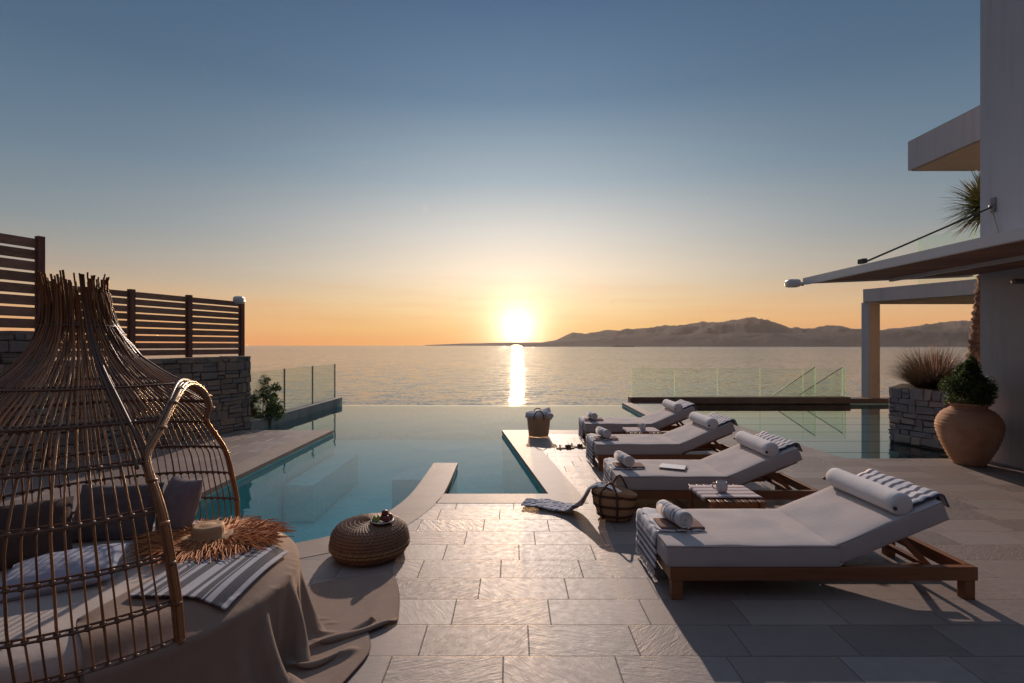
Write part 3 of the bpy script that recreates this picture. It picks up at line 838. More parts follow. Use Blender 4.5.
# awning
aw = empty('awning', (6.62,6.0,2.5)); tag(aw, 'slatted wooden awning in a white frame hung over the terrace at right', 'awning')
T = inv(aw)
xa, xb = 4.2, 6.61; za, zb = 2.50, 2.60
y0a, y1a = 1.9, 7.22
sl = (zb-za)/(xb-xa)
def azl(x): return za + (x-xa)*sl
def slab_x(x0, x1, y0, y1, dz0, dz1):
    vs = [(x0,y0,azl(x0)+dz0),(x1,y0,azl(x1)+dz0),(x1,y1,azl(x1)+dz0),(x0,y1,azl(x0)+dz0),
          (x0,y0,azl(x0)+dz1),(x1,y0,azl(x1)+dz1),(x1,y1,azl(x1)+dz1),(x0,y1,azl(x0)+dz1)]
    return vs, [(0,3,2,1),(4,5,6,7),(0,1,5,4),(1,2,6,5),(2,3,7,6),(3,0,4,7)]
mb = MB(); mb.add(*slab_x(xa, xa+0.07, y0a, y1a, -0.03, 0.065), M=T); mb.build('side_beam', 'white metal', aw)
mb = MB(); mb.add(*slab_x(xa+0.07, xb, y1a-0.06, y1a, -0.02, 0.065), M=T); mb.build('end_beam', 'white metal', aw)
mb = MB(); mb.add(*slab_x(5.40, 5.45, y0a, y1a-0.06, -0.045, 0.0), M=T); mb.build('rib', 'white metal', aw)
mb = MB(); y = y0a
while y < y1a-0.1:
    mb.add(*slab_x(xa+0.072, xb-0.002, y+0.004, min(y+0.095, y1a-0.062), 0.002, 0.03), M=T); y += 0.1
mb.build('boards', 'awning boards', aw)
mb = MB(); mb.add(*slab_x(xa+0.07, xb-0.002, y0a, y1a-0.06, 0.034, 0.06), M=T); mb.build('top_sheet', 'white metal', aw)
mb = MB()
mb.tube([(6.60,6.85,3.50),(4.24,6.05,2.59)], 0.012, 8, M=T); mb.build('tie_rod', 'dark cord', aw)
mb = MB()
mb.box((4.215,6.0,2.585),(4.265,6.1,2.64), T); mb.build('hook', 'dark cord', aw)
mb = MB(); mb.box((6.60,6.83,3.42),(6.619,6.90,3.62), T); mb.lathe([(0.002,-0.10),(0.04,0.0),(0.02,0.03)], 12, (0,0,0), M=T @ Matrix.Translation((6.58,6.86,3.50)) @ Matrix.Rotation(R(-60),4,'Y'))
mb.build('wall_bracket', 'grey metal', aw)
mb = MB(); mb.tube([(6.615,6.70,2.75),(6.57,6.84,3.45)], 0.006, 6, M=T); mb.build('stay', 'grey metal', aw)
floodlight((4.10,7.30,2.50), 'white floodlight at the outer corner of the wooden awning', R(0), 1.3)
rt = empty('security_camera', (6.58,6.45,2.42)); tag(rt, 'small security camera on the white wall under the awning', 'security camera')
MB().tube([(0.03,0,0.04),(-0.02,0,0.0)], 0.02, 8).build('mount', 'white metal', rt)
MB().rbox((-0.05,0,0), (0.14,0.08,0.07), 0.025, 3).build('camera_body', 'grey metal', rt)

# ---------------------------------------------------------------- planter, plants
pl = empty('stone_planter', (6.43,8.5,0)); tag(pl, 'raised stone planter bed beside the reflecting pool near the villa corner', 'planter')
T = inv(pl)
pp = [(6.43,8.5),(6.95,7.10),(9.2,7.10),(9.2,9.3),(7.25,9.3)]
MB().prism([(x,y) for x,y in pp], -0.2, 0.86).build('mortar_core', 'mortar', pl).data.transform(T)
mb = MB()
for k,(a,b) in enumerate(((0,1),(1,2),(4,0),(3,4))):
    Mx, Lg = frame2(pp[a], pp[b]); stone_face(mb, Lg, 0.90, T @ Mx @ Matrix.Translation((0,0,-0.02)), 30+k, 0.08, 0.17, 0.09, 0.28)
mb.build('stone_facing', 'planter stone', pl)
MB().prism([(x,y) for x,y in pp], 0.861, 0.885).build('soil', 'soil', pl).data.transform(T)

def leaves(mb, pts, size, rnd, fold=0.25):
    for p, nrm in pts:
        s = size*rnd.uniform(0.6, 1.3)
        a = Vector((rnd.gauss(0,1), rnd.gauss(0,1), rnd.gauss(0,1))) + nrm*0.8
        a.normalize(); b = a.orthogonal().normalized(); b.rotate(Matrix.Rotation(rnd.uniform(0,6.28),3,a)); c = a.cross(b)
        P_ = Vector(p)
        mb.add([P_-b*s*0.5, P_+c*s*0.28+a*s*fold*0.3, P_+b*s*0.5, P_-c*s*0.28+a*s*fold*0.3], [(0,1,2),(0,2,3)])
def crown_pts(n, rx, rz, rnd, clumps=26, shape=None, cz=0.0):
    cl = []
    for i in range(clumps):
        d = Vector((rnd.gauss(0,1), rnd.gauss(0,1), rnd.gauss(0,1))).normalized() * rnd.uniform(0.45, 0.9)
        cl.append((Vector((d.x*rx, d.y*rx, d.z*rz)), rnd.uniform(0.16,0.34)*rx))
    out = []
    for i in range(n):
        c, r = rnd.choice(cl)
        d = Vector((rnd.gauss(0,1), rnd.gauss(0,1), rnd.gauss(0,1))).normalized()
        q = c + d*r*rnd.uniform(0.5,1.05)
        if shape: q = shape(q)
        out.append((q + Vector((0,0,cz)), d))
    return out
rnd = random.Random(5)

# potted boxwood
pot = empty('terracotta_pot', (6.14,6.72,0)); tag(pot, 'big ribbed terracotta pot standing against the white wall', 'plant pot')
prof = smooth_path([(0.20,0,0),(0.225,0.02,0),(0.30,0.14,0),(0.385,0.30,0),(0.44,0.47,0),(0.432,0.58,0),(0.36,0.69,0),(0.27,0.745,0),(0.235,0.765,0),(0.245,0.785,0),(0.275,0.80,0),(0.272,0.82,0),(0.235,0.82,0),(0.215,0.78,0),(0.22,0.72,0)], 7)
def ridg(r, z, a, i, k):
    return r + (0.0060*math.sin(z*150)+0.004*noise.noise(Vector((math.cos(a)*2, math.sin(a)*2, z*18))) if 0.03 < z < 0.74 else 0), z
MB().lathe([(p.x*0.80,p.y) for p in prof], 72, fn=ridg).build('pot_body', 'terracotta', pot)
MB().lathe([(0.001,0.745),(0.176,0.745)], 24, caps=False).build('soil', 'soil', pot)
bx = empty('boxwood', (6.14,6.72,0.74)); tag(bx, 'rounded cone of green boxwood growing in the terracotta pot', 'shrub')
mb = MB(); leaves(mb, crown_pts(15000, 0.29, 0.40, rnd, 120, lambda q: Vector((q.x*(1.0-1.9*max(-0.06,q.z+0.02)), q.y*(1.0-1.9*max(-0.06,q.z+0.02)), q.z)), 0.35), 0.028, rnd)
mb.build('foliage', 'box leaf', bx)
mb = MB()
for k in range(9):
    a = k*0.7; mb.tube([(0,0,0),(0.04*math.cos(a),0.04*math.sin(a),0.15),(0.17*math.cos(a),0.17*math.sin(a),0.42)], [0.014,0.01,0.004], 6)
mb.build('stem', 'palm bark', bx)

def blades(mb, n, rnd, R0, L0, L1, w0, droop=0.5, spread=1.0, zc=0.0):
    for i in range(n):
        a = rnd.uniform(0, 2*PI); r = R0*math.sqrt(rnd.random())
        b = Vector((math.cos(a)*r, math.sin(a)*r, zc))
        a2 = a + rnd.uniform(-0.7,0.7); tl = rnd.uniform(0.1, 1.0)*spread
        Lg = rnd.uniform(L0, L1); d = Vector((math.cos(a2)*tl, math.sin(a2)*tl, 1)).normalized()
        sd = Vector((-math.sin(a2), math.cos(a2), 0)); vs = []; fs = []; p = b.copy(); N = 5
        for k in range(N+1):
            ww = w0*(1-k/N)**0.7 + 0.0008
            vs += [p-sd*ww/2, p+sd*ww/2]
            p = p + d*Lg/N; d = (d + Vector((0,0,-droop/N*(0.6+k*0.35)))).normalized()
        fs = [(2*k, 2*k+1, 2*k+3, 2*k+2) for k in range(N)]
        mb.add(vs, fs)
for k, (x, y, s, lab) in enumerate(((7.02,8.3,0.95,'reddish clump of fountain grass at the front corner of the stone planter'),
                                    (7.35,7.75,0.85,'reddish fountain grass behind the potted boxwood in the stone planter'),
                                    (7.45,8.85,1.1,'reddish fountain grass at the rear of the stone planter'))):
    g = empty('fountain_grass', (x,y,0.88)); tag(g, lab, 'ornamental grass', 'fountain grasses in the stone planter')
    mb = MB(); blades(mb, 2000, rnd, 0.26*s, 0.34*s, 0.78*s, 0.008, 0.9, 1.7); mb.build('blades', 'grass leaf', g)
    mb = MB(); blades(mb, 60, rnd, 0.16*s, 0.55*s, 0.8*s, 0.010, 0.6, 0.8); mb.build('seed_heads', 'seed head', g)

# palm
pm = empty('palm_tree', (7.80,8.45,0.88)); tag(pm, 'slender palm with rough trunk and spiky crown beside the villa corner', 'palm tree')
def bark(r, z, a, i, k): return r*(1+0.16*math.sin(a*5+z*16+ (i%2)*1.3)+0.1*noise.noise(Vector((a*3,z*12,0)))), z
MB().lathe([(0.115-0.03*i/60 + 0.012*(i%3), 0.04*i+0.0) for i in range(78)], 16, fn=bark, M=Matrix(((1,0,0.11,0),(0,1,0,0),(0,0,1,0),(0,0,0,1)))).build('trunk', 'palm bark', pm)
mb = MB()
for i in range(900):
    a = rnd.uniform(0, 2*PI); elv = rnd.uniform(R(-35), R(88)); Lg = rnd.uniform(0.40, 0.70)
    d = Vector((math.cos(a)*math.cos(elv), math.sin(a)*math.cos(elv), math.sin(elv)))
    p = Vector((0.24+0.05*math.cos(a), 0.05*math.sin(a), 3.02+rnd.uniform(-0.12,0.12))); sd = d.cross(Vector((0,0,1))).normalized()
    vs = []; N = 4
    for k in range(N+1):
        wd = 0.014*(1-(k/N)**2)+0.001
        vs += [p-sd*wd, p+sd*wd]; p = p+d*Lg/N; d = (d+Vector((0,0,-0.09))).normalized()
    mb.add(vs, [(2*k,2*k+1,2*k+3,2*k+2) for k in range(N)])
mb.build('crown', 'palm leaf', pm)

# bush beyond the left parapet
bs = empty('shrub', (-5.15,10.3,-0.75)); tag(bs, 'leafy green shrub behind the glass at the end of the stone wall', 'shrub')
mb = MB(); leaves(mb, crown_pts(5200, 0.50, 0.55, rnd, 26, None, 1.15), 0.055, rnd); mb.build('foliage', 'bush leaf', bs)
mb = MB()
for k in range(9):
    a = k*0.75; mb.tube([(0,0,-1.2),(0.1*math.cos(a),0.1*math.sin(a),0.4),(0.3*math.cos(a),0.3*math.sin(a),1.3)], [0.03,0.018,0.006], 6)
mb.build('stem', 'palm bark', bs)

# ================================================================== SUN LOUNGERS
def make_lounger():
    rt = empty('sun_lounger')
    Lx, Wy = 1.93, 0.72
    for y in (0.0, Wy-0.045):
        MB().rbox((Lx/2, y+0.0225, 0.165), (Lx, 0.045, 0.085), 0.005, 1, smooth=False).build('side_rail', 'teak x', rt)
    for x in (0.0, Lx-0.05):
        MB().rbox((x+0.025, Wy/2, 0.165), (0.045, Wy-0.094, 0.083), 0.005, 1, smooth=False).build('end_rail', 'teak y', rt)
    for x in (0.012, Lx-0.082):
        for y in (0.004, Wy-0.064):
            MB().rbox((x+0.035, y+0.03, 0.061), (0.07, 0.056, 0.122), 0.005, 1, smooth=False).build('leg', 'teak z', rt)
    mb = MB()
    x = 0.09
    while x < 1.05:
        mb.rbox((x, Wy/2, 0.195), (0.06, Wy-0.10, 0.018), 0.003, 1, smooth=False); x += 0.085
    mb.build('seat_slats', 'teak y', rt)
    hx, hz, ta = 1.07, 0.205, R(22.5)
    MBk = Matrix.Translation((hx, 0, hz)) @ Matrix.Rotation(-ta, 4, 'Y')
    mb = MB()
    for y in (0.07, Wy-0.11): mb.rbox((0.36, y+0.02, -0.012), (0.72, 0.04, 0.022), 0.003, 1, M=MBk, smooth=False)
    for k in range(8): mb.rbox((0.06+k*0.09, Wy/2, 0.006), (0.06, Wy-0.16, 0.014), 0.003, 1, M=MBk, smooth=False)
    mb.build('back_frame', 'teak y', rt)
    mb = MB()
    for y in (0.12, Wy-0.15):
        mb.bar((hx+0.45, y, hz+0.16), (hx+0.66, y, 0.15), 0.03, 0.035)
        mb.bar((hx+0.10, y+0.04, 0.13), (hx+0.62, y+0.04, 0.15), 0.028, 0.03)
    mb.bar((hx+0.66, 0.05, 0.15), (hx+0.66, Wy-0.05, 0.15), 0.035, 0.035)
    mb.build('back_prop', 'teak x', rt)
    # cushions
    def sag(e): return (e.x + 0.004*noise.noise(Vector((e.x*6,e.y*6,e.z*20))), e.y + 0.004*noise.noise(Vector((e.x*7,e.z*9,3))), e.z + 0.006*noise.noise(Vector((e.x*4,e.y*5,9))))
    s = MB().rbox((0.545-0.02, Wy/2, 0.275), (1.09, Wy-0.0, 0.135), 0.015, 3, n=(26,14,3), puff=0.004, fn=sag).build('seat_cushion', 'cushion fabric', rt)
    mb = MB()
    for z in (0.214, 0.336):
        x0, x1, y0, y1 = -0.018, 1.068, 0.002, Wy-0.002
        mb.tube([(x0,y0,z),(x1,y0,z),(x1,y1,z),(x0,y1,z)], 0.0045, 6, closed=True)
    mb.build('piping', 'cushion back', s)
    Mc = Matrix.Translation((hx+0.005, 0, hz+0.015)) @ Matrix.Rotation(-ta, 4, 'Y')
    b = MB().rbox((0.37, Wy/2, 0.066), (0.74, Wy, 0.125), 0.015, 3, n=(18,14,3), puff=0.005, fn=sag, M=Mc).build('back_cushion', 'cushion fabric', rt)
    mb = MB()
    for z in (0.009, 0.123): mb.tube([(0.004,0.004,z),(0.736,0.004,z),(0.736,Wy-0.004,z),(0.004,Wy-0.004,z)], 0.0035, 6, closed=True, M=Mc)
    mb.build('piping', 'cushion back', b)
    # bolster with its strap ends
    def soft(r, z, a, i, k): return r*(1+0.02*noise.noise(Vector((math.cos(a)*1.5, math.sin(a)*1.5, z*9)))), z
    Mr = Matrix.Translation((1.475, 0.02, 0.592)) @ Matrix.Rotation(R(-90), 4, 'X')
    h = Wy-0.04
    prof = [(0.002,-0.0),(0.05,-0.002),(0.064,0.004),(0.070,0.014)] + [(0.072,0.02+(h-0.04)*i/14) for i in range(15)] + [(0.070,h-0.014),(0.064,h-0.004),(0.05,h+0.002),(0.002,h)]
    # the lathe axis runs towards +y
    bo = MB().lathe(prof, 32, fn=soft, M=Mr).build('bolster', 'bolster fabric', rt)
    mb = MB()
    mb.lathe([(0.001,0.0),(0.011,0.0),(0.012,0.012),(0.001,0.014)], 10, M=Matrix.Translation((1.412,0.013,0.575)) @ Matrix.Rotation(R(90),4,'X'))
    mb.build('strap', 'dark cord', bo); mb = MB()
    mb.lathe([(0.001,0.0),(0.011,0.0),(0.012,0.012),(0.001,0.014)], 10, M=Matrix.Translation((1.412,Wy-0.013,0.575)) @ Matrix.Rotation(R(-90),4,'X'))
    mb.build('strap', 'dark cord', bo)
    return rt
def make_foot_towel(seed):
    """towel lying over the foot of the mattress and hanging down its end"""
    rt = empty('striped_towel')
    path = [(0.30-i*0.02, 0.352+0.004*math.sin(i*1.1)) for i in range(16)]
    path += [(0.002,0.350),(-0.014,0.344),(-0.022,0.33)] + [(-0.024-0.004*math.sin(i*0.8), 0.31-i*0.021) for i in range(12)]
    MB().ribbon(path, 0.46, 0.010, 22, 0.006, seed=seed, M=Matrix.Translation((0,0.45,0))).build('cloth', 'striped towel', rt)
    zb_ = path[-1][1]; xb_ = path[-1][0]; r_ = random.Random(seed); mb = MB()
    for i in range(34):
        y = 0.45-0.225+0.45*i/33
        mb.tube([(xb_,y,zb_+0.005),(xb_-0.004+r_.uniform(-.006,.006),y+r_.uniform(-.004,.004),zb_-0.03),(xb_+r_.uniform(-.01,.008),y+r_.uniform(-.006,.006),zb_-0.055)], [0.003,0.003,0.004], 5)
    mb.build('fringe', 'white towel', rt)
    MB().rbox((0.17, 0.335, 0.362), (0.30, 0.20, 0.022), 0.01, 2, n=(8,6,1), fn=lambda e: (e.x, e.y, e.z+0.005*noise.noise(Vector((e.x*9,e.y*9,seed))))).build('folded_end', 'brown towel', rt)
    return rt
def spiral_roll(mb, r0, r1, length, turns=3.2, th=0.011, M=None, seed=0):
    N = 70; pa = []
    for i in range(N+1):
        t = i/N; a = -t*turns*2*PI; r = r0+(r1-r0)*t
        pa.append((r*math.cos(a), r*math.sin(a)))
    mb.ribbon(pa, length, th, 12, 0.003, M=M, seed=seed)
    mb.lathe([(0.001,-length/2+0.012),(r1*0.93,-length/2+0.012),(r1*0.93,length/2-0.012),(0.001,length/2-0.012)], 24, M=(M if M is not None else Matrix.Identity(4)) @ Matrix.Rotation(R(-90),4,'X'))
def make_roll(mat='rolled towel'):
    mb = MB(); spiral_roll(mb, 0.006, 0.057, 0.29)
    return mb.build('rolled_towel', mat)
def make_head_towel(seed):
    rt = empty('draped_towel')
    ta = R(22); ux, uz = math.cos(ta), math.sin(ta)
    o = Vector((1.03, 0.22+0.138))
    P_ = lambda s, h=0.0: (o.x + s*ux - h*uz, o.y + s*uz + h*ux)
    path = [P_(0.535+i*0.0175, 0.010+0.003*math.sin(i*1.7)) for i in range(14)] + [P_(0.775,0.0),P_(0.784,-0.012)] + [P_(0.786,-0.03-i*0.02) for i in range(4)]
    MB().ribbon(path, 0.62, 0.012, 20, 0.010, seed=seed, M=Matrix.Translation((0,0.36,0))).build('cloth', 'striped towel head', rt)
    return rt

proto = make_lounger(); ft = make_foot_towel(1); rl = make_roll(); hd = make_head_towel(2)
spots = [(0.99,3.13,'nearest teak sun lounger with grey cushion and bolster at the lower right'),
         (1.02,4.79,'second teak sun lounger with a tablet on its cushion behind the wooden side table'),
         (1.09,6.33,'third teak sun lounger from the camera, the one nearer the far side table'),
         (1.19,7.98,'farthest teak sun lounger standing beside the basket of towels')]
ftl = ['striped fringed towel hanging over the foot of the nearest sun lounger', 'striped fringed towel over the lounger foot above the straw tote bag',
       'striped fringed towel over the foot of the third lounger from the camera', 'striped fringed towel over the foot of the farthest lounger']
rll = ['rolled striped towel on the foot of the nearest sun lounger', 'rolled striped towel on the second lounger above the straw tote bag',
       'rolled striped towel on the foot of the third lounger from the camera', 'rolled striped towel on the foot of the farthest lounger']
hdl = ['blue and white striped towel behind the bolster of the nearest lounger', 'blue and white striped towel behind the bolster of the second lounger',
       'blue and white striped towel behind the bolster of the third lounger from the camera', 'blue and white striped towel behind the bolster of the farthest lounger']
rolls = [(0.13,0.34,6),(0.13,0.36,2),(0.13,0.38,4),(0.14,0.34,-2)]
for i, (x, y, lab) in enumerate(spots):
    dz = 0.0
    o = proto if i == 0 else copy_tree(proto); o.location = (x, y, 0); tag(o, lab, 'sun lounger', 'teak sun loungers in a row')
    o.rotation_euler.z = [0, R(-0.8), R(0.6), R(-0.5)][i]
    o = ft if i == 0 else copy_tree(ft); o.location = (x, y+[0,0.03,0.0,0.04][i], 0); tag(o, ftl[i], 'towel', 'striped towels over the lounger feet'); o.rotation_euler.z = [R(1),R(-1.5),R(1.6),0][i]
    o = rl if i == 0 else copy_tree(rl); o.location = (x+rolls[i][0], y+rolls[i][1], 0.373+0.057); tag(o, rll[i], 'rolled towel', 'rolled towels on the lounger feet')
    o.rotation_euler = (0, 0, R(rolls[i][2]+8))
    o = hd if i == 0 else copy_tree(hd); o.location = (x, y, 0); tag(o, hdl[i], 'towel', 'striped towels on the lounger backrests')

# tablet on lounger 2
tb = empty('tablet', (1.02+0.62,4.79+0.30,0.354), R(-24)); tag(tb, 'thin pale tablet lying on the second lounger cushion', 'tablet')
MB().rbox((0,0,0.004), (0.26,0.20,0.008), 0.003, 2).build('case', 'dark cord', tb)
MB().rbox((0,0,0.010), (0.24,0.18,0.004), 0.0015, 1).build('cover_sheet', 'paper', tb)

# ---------------------------------------------------------------- side tables
def make_table():
    rt = empty('side_table'); sx, sy, H = 0.47, 0.52, 0.33
    mb = MB()
    for k in range(7): mb.rbox((0.035+k*(sx-0.07)/6, sy/2, H-0.011), (0.052, sy, 0.02), 0.003, 1, smooth=False)
    mb.build('table_top', 'teak y', rt)
    mb = MB()
    for y in (0.05, sy-0.05): mb.rbox((sx/2, y, H-0.045), (sx-0.04, 0.025, 0.045), 0.003, 1, smooth=False)
    for x in (0.03, sx-0.03): mb.rbox((x, sy/2, H-0.045), (0.025, sy-0.13, 0.043), 0.003, 1, smooth=False)
    mb.build('apron', 'teak x', rt)
    for x in (0.03, sx-0.03):
        for y in (0.03, sy-0.03):
            MB().rbox((x, y, (H-0.024)/2), (0.042, 0.042, H-0.024), 0.004, 1, smooth=False).build('leg', 'teak z', rt)
    return rt
t1 = make_table(); t1.location = (1.60,4.05,0); tag(t1, 'slatted teak side table between the nearest and second sun loungers', 'side table', 'teak side tables')
t2 = copy_tree(t1); t2.location = (1.70,7.20,0); tag(t2, 'slatted teak side table between the third and farthest sun loungers', 'side table', 'teak side tables')
def make_runner():
    return MB().ribbon([(-0.005,0.30)]+[(-0.008,0.325),(0.0,0.335)]+[(0.02+i*0.04,0.3365) for i in range(12)]+[(0.475,0.335),(0.482,0.325),(0.48,0.30)], 0.36, 0.004, 12, 0.002, M=Matrix.Translation((0,0.26,0.0005))).build('table_runner', 'runner')
r1 = make_runner(); r1.location = t1.location; tag(r1, 'striped cloth runner on the side table by the nearest lounger', 'table runner', 'striped runners on the side tables')
r2 = copy_tree(r1); r2.location = t2.location; tag(r2, 'striped cloth runner on the far side table', 'table runner', 'striped runners on the side tables')
def make_mug():
    rt = empty('mug')
    MB().lathe([(0.036,0.0),(0.046,0.012),(0.052,0.05),(0.047,0.095),(0.043,0.095),(0.047,0.05),(0.040,0.014),(0.001,0.012)], 28).build('cup', 'ceramic', rt)
    MB().tube([(0.047,0,0.08),(0.075,0,0.075),(0.082,0,0.05),(0.07,0,0.028),(0.048,0,0.025)], 0.007, 8).build('handle', 'ceramic', rt)
    return rt
m1 = make_mug(); m1.location = (1.60+0.20,4.05+0.24,0.340); m1.rotation_euler.z = R(160); tag(m1, 'grey ceramic mug on the side table by the nearest lounger', 'mug', 'ceramic mugs')
m1.scale = (0.92,)*3
m2 = copy_tree(m1); m2.location = (1.70+0.24,7.20+0.22,0.340); tag(m2, 'grey ceramic mug on the far side table', 'mug', 'ceramic mugs')

# ---------------------------------------------------------------- basket with towels
def weave(n_u, amp):
    def f(r, z, a, i, k): return r + amp*(1 if (k//2 + i) % 2 else -1)*(0.6+0.4*math.sin(i*1.9)), z
    return f
bk = empty('towel_basket', (0.47,8.82,0)); tag(bk, 'tall woven basket full of rolled towels at the corner of the pool', 'basket')
prof = [(0.17+0.035*(i/26)**0.8, 0.01+0.32*i/26) for i in range(27)]
MB().lathe([(0.001,0.005)]+prof+[(0.198,0.335),(0.190,0.33),(0.185,0.24),(0.001,0.22)], 64, fn=lambda r,z,a,i,k: (r + (0.0035*(1 if (k//2+i)%2 else -1) if 0.02<z<0.325 and r>0.165 and i<28 else 0), z), caps=False).build('basket_body', 'straw', bk)
for s in (-1, 1):
    MB().tube(smooth_path([(-0.09,0.19*s,0.31),(-0.085,0.2*s,0.38),(-0.04,0.19*s,0.45),(0.03,0.19*s,0.45),(0.075,0.2*s,0.38),(0.08,0.19*s,0.31)],5), 0.010, 8).build('handle', 'leather', bk)
tl_src = None
for k, (x, y, z, rz, ry) in enumerate(((-0.10,-0.06,0.36,80,8),(0.02,-0.07,0.385,95,-10),(0.11,-0.02,0.37,60,16),(-0.04,0.08,0.37,100,4),(0.09,0.09,0.40,75,-22),(0.16,0.0,0.38,20,10))):
    if tl_src is None:
        mb = MB(); spiral_roll(mb, 0.006, 0.055, 0.26, 3, 0.012); tl_src = mb.build('rolled_towel', 'white towel'); o = tl_src
    else: o = copy_tree(tl_src)
    o.location = (0.47+x, 8.82+y, z-0.005); o.rotation_euler = (R(ry), R(8), R(rz))
    tag(o, ['rolled white towel at the left side of the heap in the tall basket','rolled white towel in the middle front of the heap in the tall basket','rolled white towel at the right front of the heap in the tall basket','rolled white towel at the left rear of the heap in the tall basket','topmost rolled white towel in the tall woven basket','rolled white towel sticking out over the right rim of the tall basket'][k], 'rolled towel', 'rolled towels in the basket')

# sandals
def make_sandal():
    rt = empty('sandal')
    pts = [(0.0,0.035),(0.06,0.042),(0.14,0.034),(0.20,0.046),(0.25,0.04),(0.275,0.0),(0.25,-0.042),(0.19,-0.046),(0.13,-0.03),(0.06,-0.034),(0.0,-0.034),(-0.02,0.0)]
    MB().prism([(p.x,p.y) for p in smooth_path([(x,y,0) for x,y in pts],3,True)], 0.0, 0.018).build('sole', 'straw', rt)
    for x in (0.19, 0.15): MB().ribbon([(0.045*math.cos(t)*1.05, 0.012+0.045*math.sin(t)) for t in [PI*i/10 for i in range(11)]], 0.028, 0.004, 2, M=Matrix.Translation((x,0,0)) @ Matrix.Rotation(R(90),4,'Z')).build('strap', 'leather', rt)
    mb = MB()
    mb.ribbon([(0.036*math.cos(t), 0.012+0.05*math.sin(t)) for t in [PI*i/10 for i in range(11)]], 0.012, 0.003, 2, M=Matrix.Translation((0.04,0,0)) @ Matrix.Rotation(R(90),4,'Z'))
    mb.build('strap', 'leather', rt)
    return rt
s1 = make_sandal(); s1.location = (0.70,7.70,0); s1.rotation_euler.z = R(12); tag(s1, 'brown leather sandal on the paving, the one nearer the pool', 'sandal', 'pair of sandals on the paving')
s2 = copy_tree(s1); s2.location = (0.90,7.86,0); s2.rotation_euler.z = R(-20); tag(s2, 'brown leather sandal on the paving, the one nearer the loungers', 'sandal', 'pair of sandals on the paving')

# ---------------------------------------------------------------- straw tote
tt = empty('tote_bag', (0.95,4.63,0), R(-18)); tag(tt, 'straw tote bag with brown leather bands at the foot of the second lounger', 'tote bag')
def tote_fn(r, z, a, i, k):
    ov = 1.0 + 0.22*abs(math.cos(a))**1.5*(0.4+z*1.6)
    slump = 1.0 + 0.05*noise.noise(Vector((math.cos(a),math.sin(a),z*3)))
    return (r*slump*ov + (0.003*(1 if (k//2+i)%2 else -1) if 2<i<26 else 0)), z*(1.0 - 0.22*max(0,math.cos(a-0.5))*z/0.3)
prof = [(0.001,0.004),(0.10,0.004)] + [(0.125+0.05*math.sin(min(1,i/18)*PI/2), 0.01+0.27*i/24) for i in range(25)] + [(0.172,0.288),(0.165,0.285),(0.15,0.12),(0.001,0.05)]
MB().lathe(prof, 72, fn=tote_fn, caps=False).build('bag_body', 'straw', tt)
mb = MB()
for z, r in ((0.05,0.150),(0.14,0.173),(0.235,0.180)):
    ring = []
    for k in range(48):
        a = 2*PI*k/48; rr, zz = tote_fn(r, z, a, 0, k); ring.append(((rr+0.001)*math.cos(a), (rr+0.001)*math.sin(a), zz))
    N = len(ring); vs = [(x,y,z_-0.012) for x,y,z_ in ring]+[(x,y,z_+0.012) for x,y,z_ in ring]
    mb.add(vs, [(i,(i+1)%N,(i+1)%N+N,i+N) for i in range(N)], True)
mb.build('leather_bands', 'leather', tt)
for a0 in (R(-100), R(80)):
    pts = []
    for (da, z, up) in ((-0.42,0.02,0),(-0.42,0.14,0),(-0.40,0.25,0),(-0.28,0.36,0),(0,0.41,0),(0.28,0.36,0),(0.40,0.25,0),(0.42,0.14,0),(0.42,0.02,0)):
        rr, zz = tote_fn(0.182 if z > 0.1 else 0.15, min(z,0.26), a0+da, 0, 0)
        if z > 0.3: zz = z-0.05; rr *= 0.80
        pts.append(((rr+0.005)*math.cos(a0+da), (rr+0.005)*math.sin(a0+da), zz))
    MB().tube(smooth_path(pts,5), 0.009, 8).build('handle', 'leather', tt)
# towel trailing from the tote to the pool edge
path3 = smooth_path([(1.00,4.56,0.24),(0.86,4.60,0.29),(0.74,4.66,0.26),(0.66,4.70,0.12),(0.58,4.76,0.03),(0.47,4.84,0.02),(0.34,4.92,0.03),(0.22,4.97,0.015),(0.12,5.00,0.012)], 6)
mb = MB(); vs = []; nw = 16; m_ = len(path3)
for i, p in enumerate(path3):
    a = path3[max(i-1,0)]; b = path3[min(i+1,m_-1)]; t = (b-a); tt_ = Vector((t.x,t.y,0)).normalized(); sd = Vector((-tt_.y, tt_.x, 0))
    wd = 0.10 + 0.14*min(1, i/(m_*0.5))
    for j in range(nw+1):
        u = j/nw-0.5
        fold = 0.034*math.sin(u*15+i*0.16)*(0.4+0.6*abs(math.sin(i*0.09)))+0.006*noise.noise(Vector((i*0.2,j*0.4,2)))
        vs.append(p + sd*u*wd + Vector((0,0,abs(fold)+0.003)))
fs = [(i*(nw+1)+j, i*(nw+1)+j+1, (i+1)*(nw+1)+j+1, (i+1)*(nw+1)+j) for i in range(m_-1) for j in range(nw)]
tw = mb.add(vs, fs, True).build('beach_towel', 'trailing towel')
sm = tw.modifiers.new('thick', 'SOLIDIFY'); sm.thickness = 0.007; sm.offset = 1
tag(tw, 'striped white beach towel trailing from the straw tote onto the paving', 'towel')
tw.data.transform(Matrix.Identity(4))

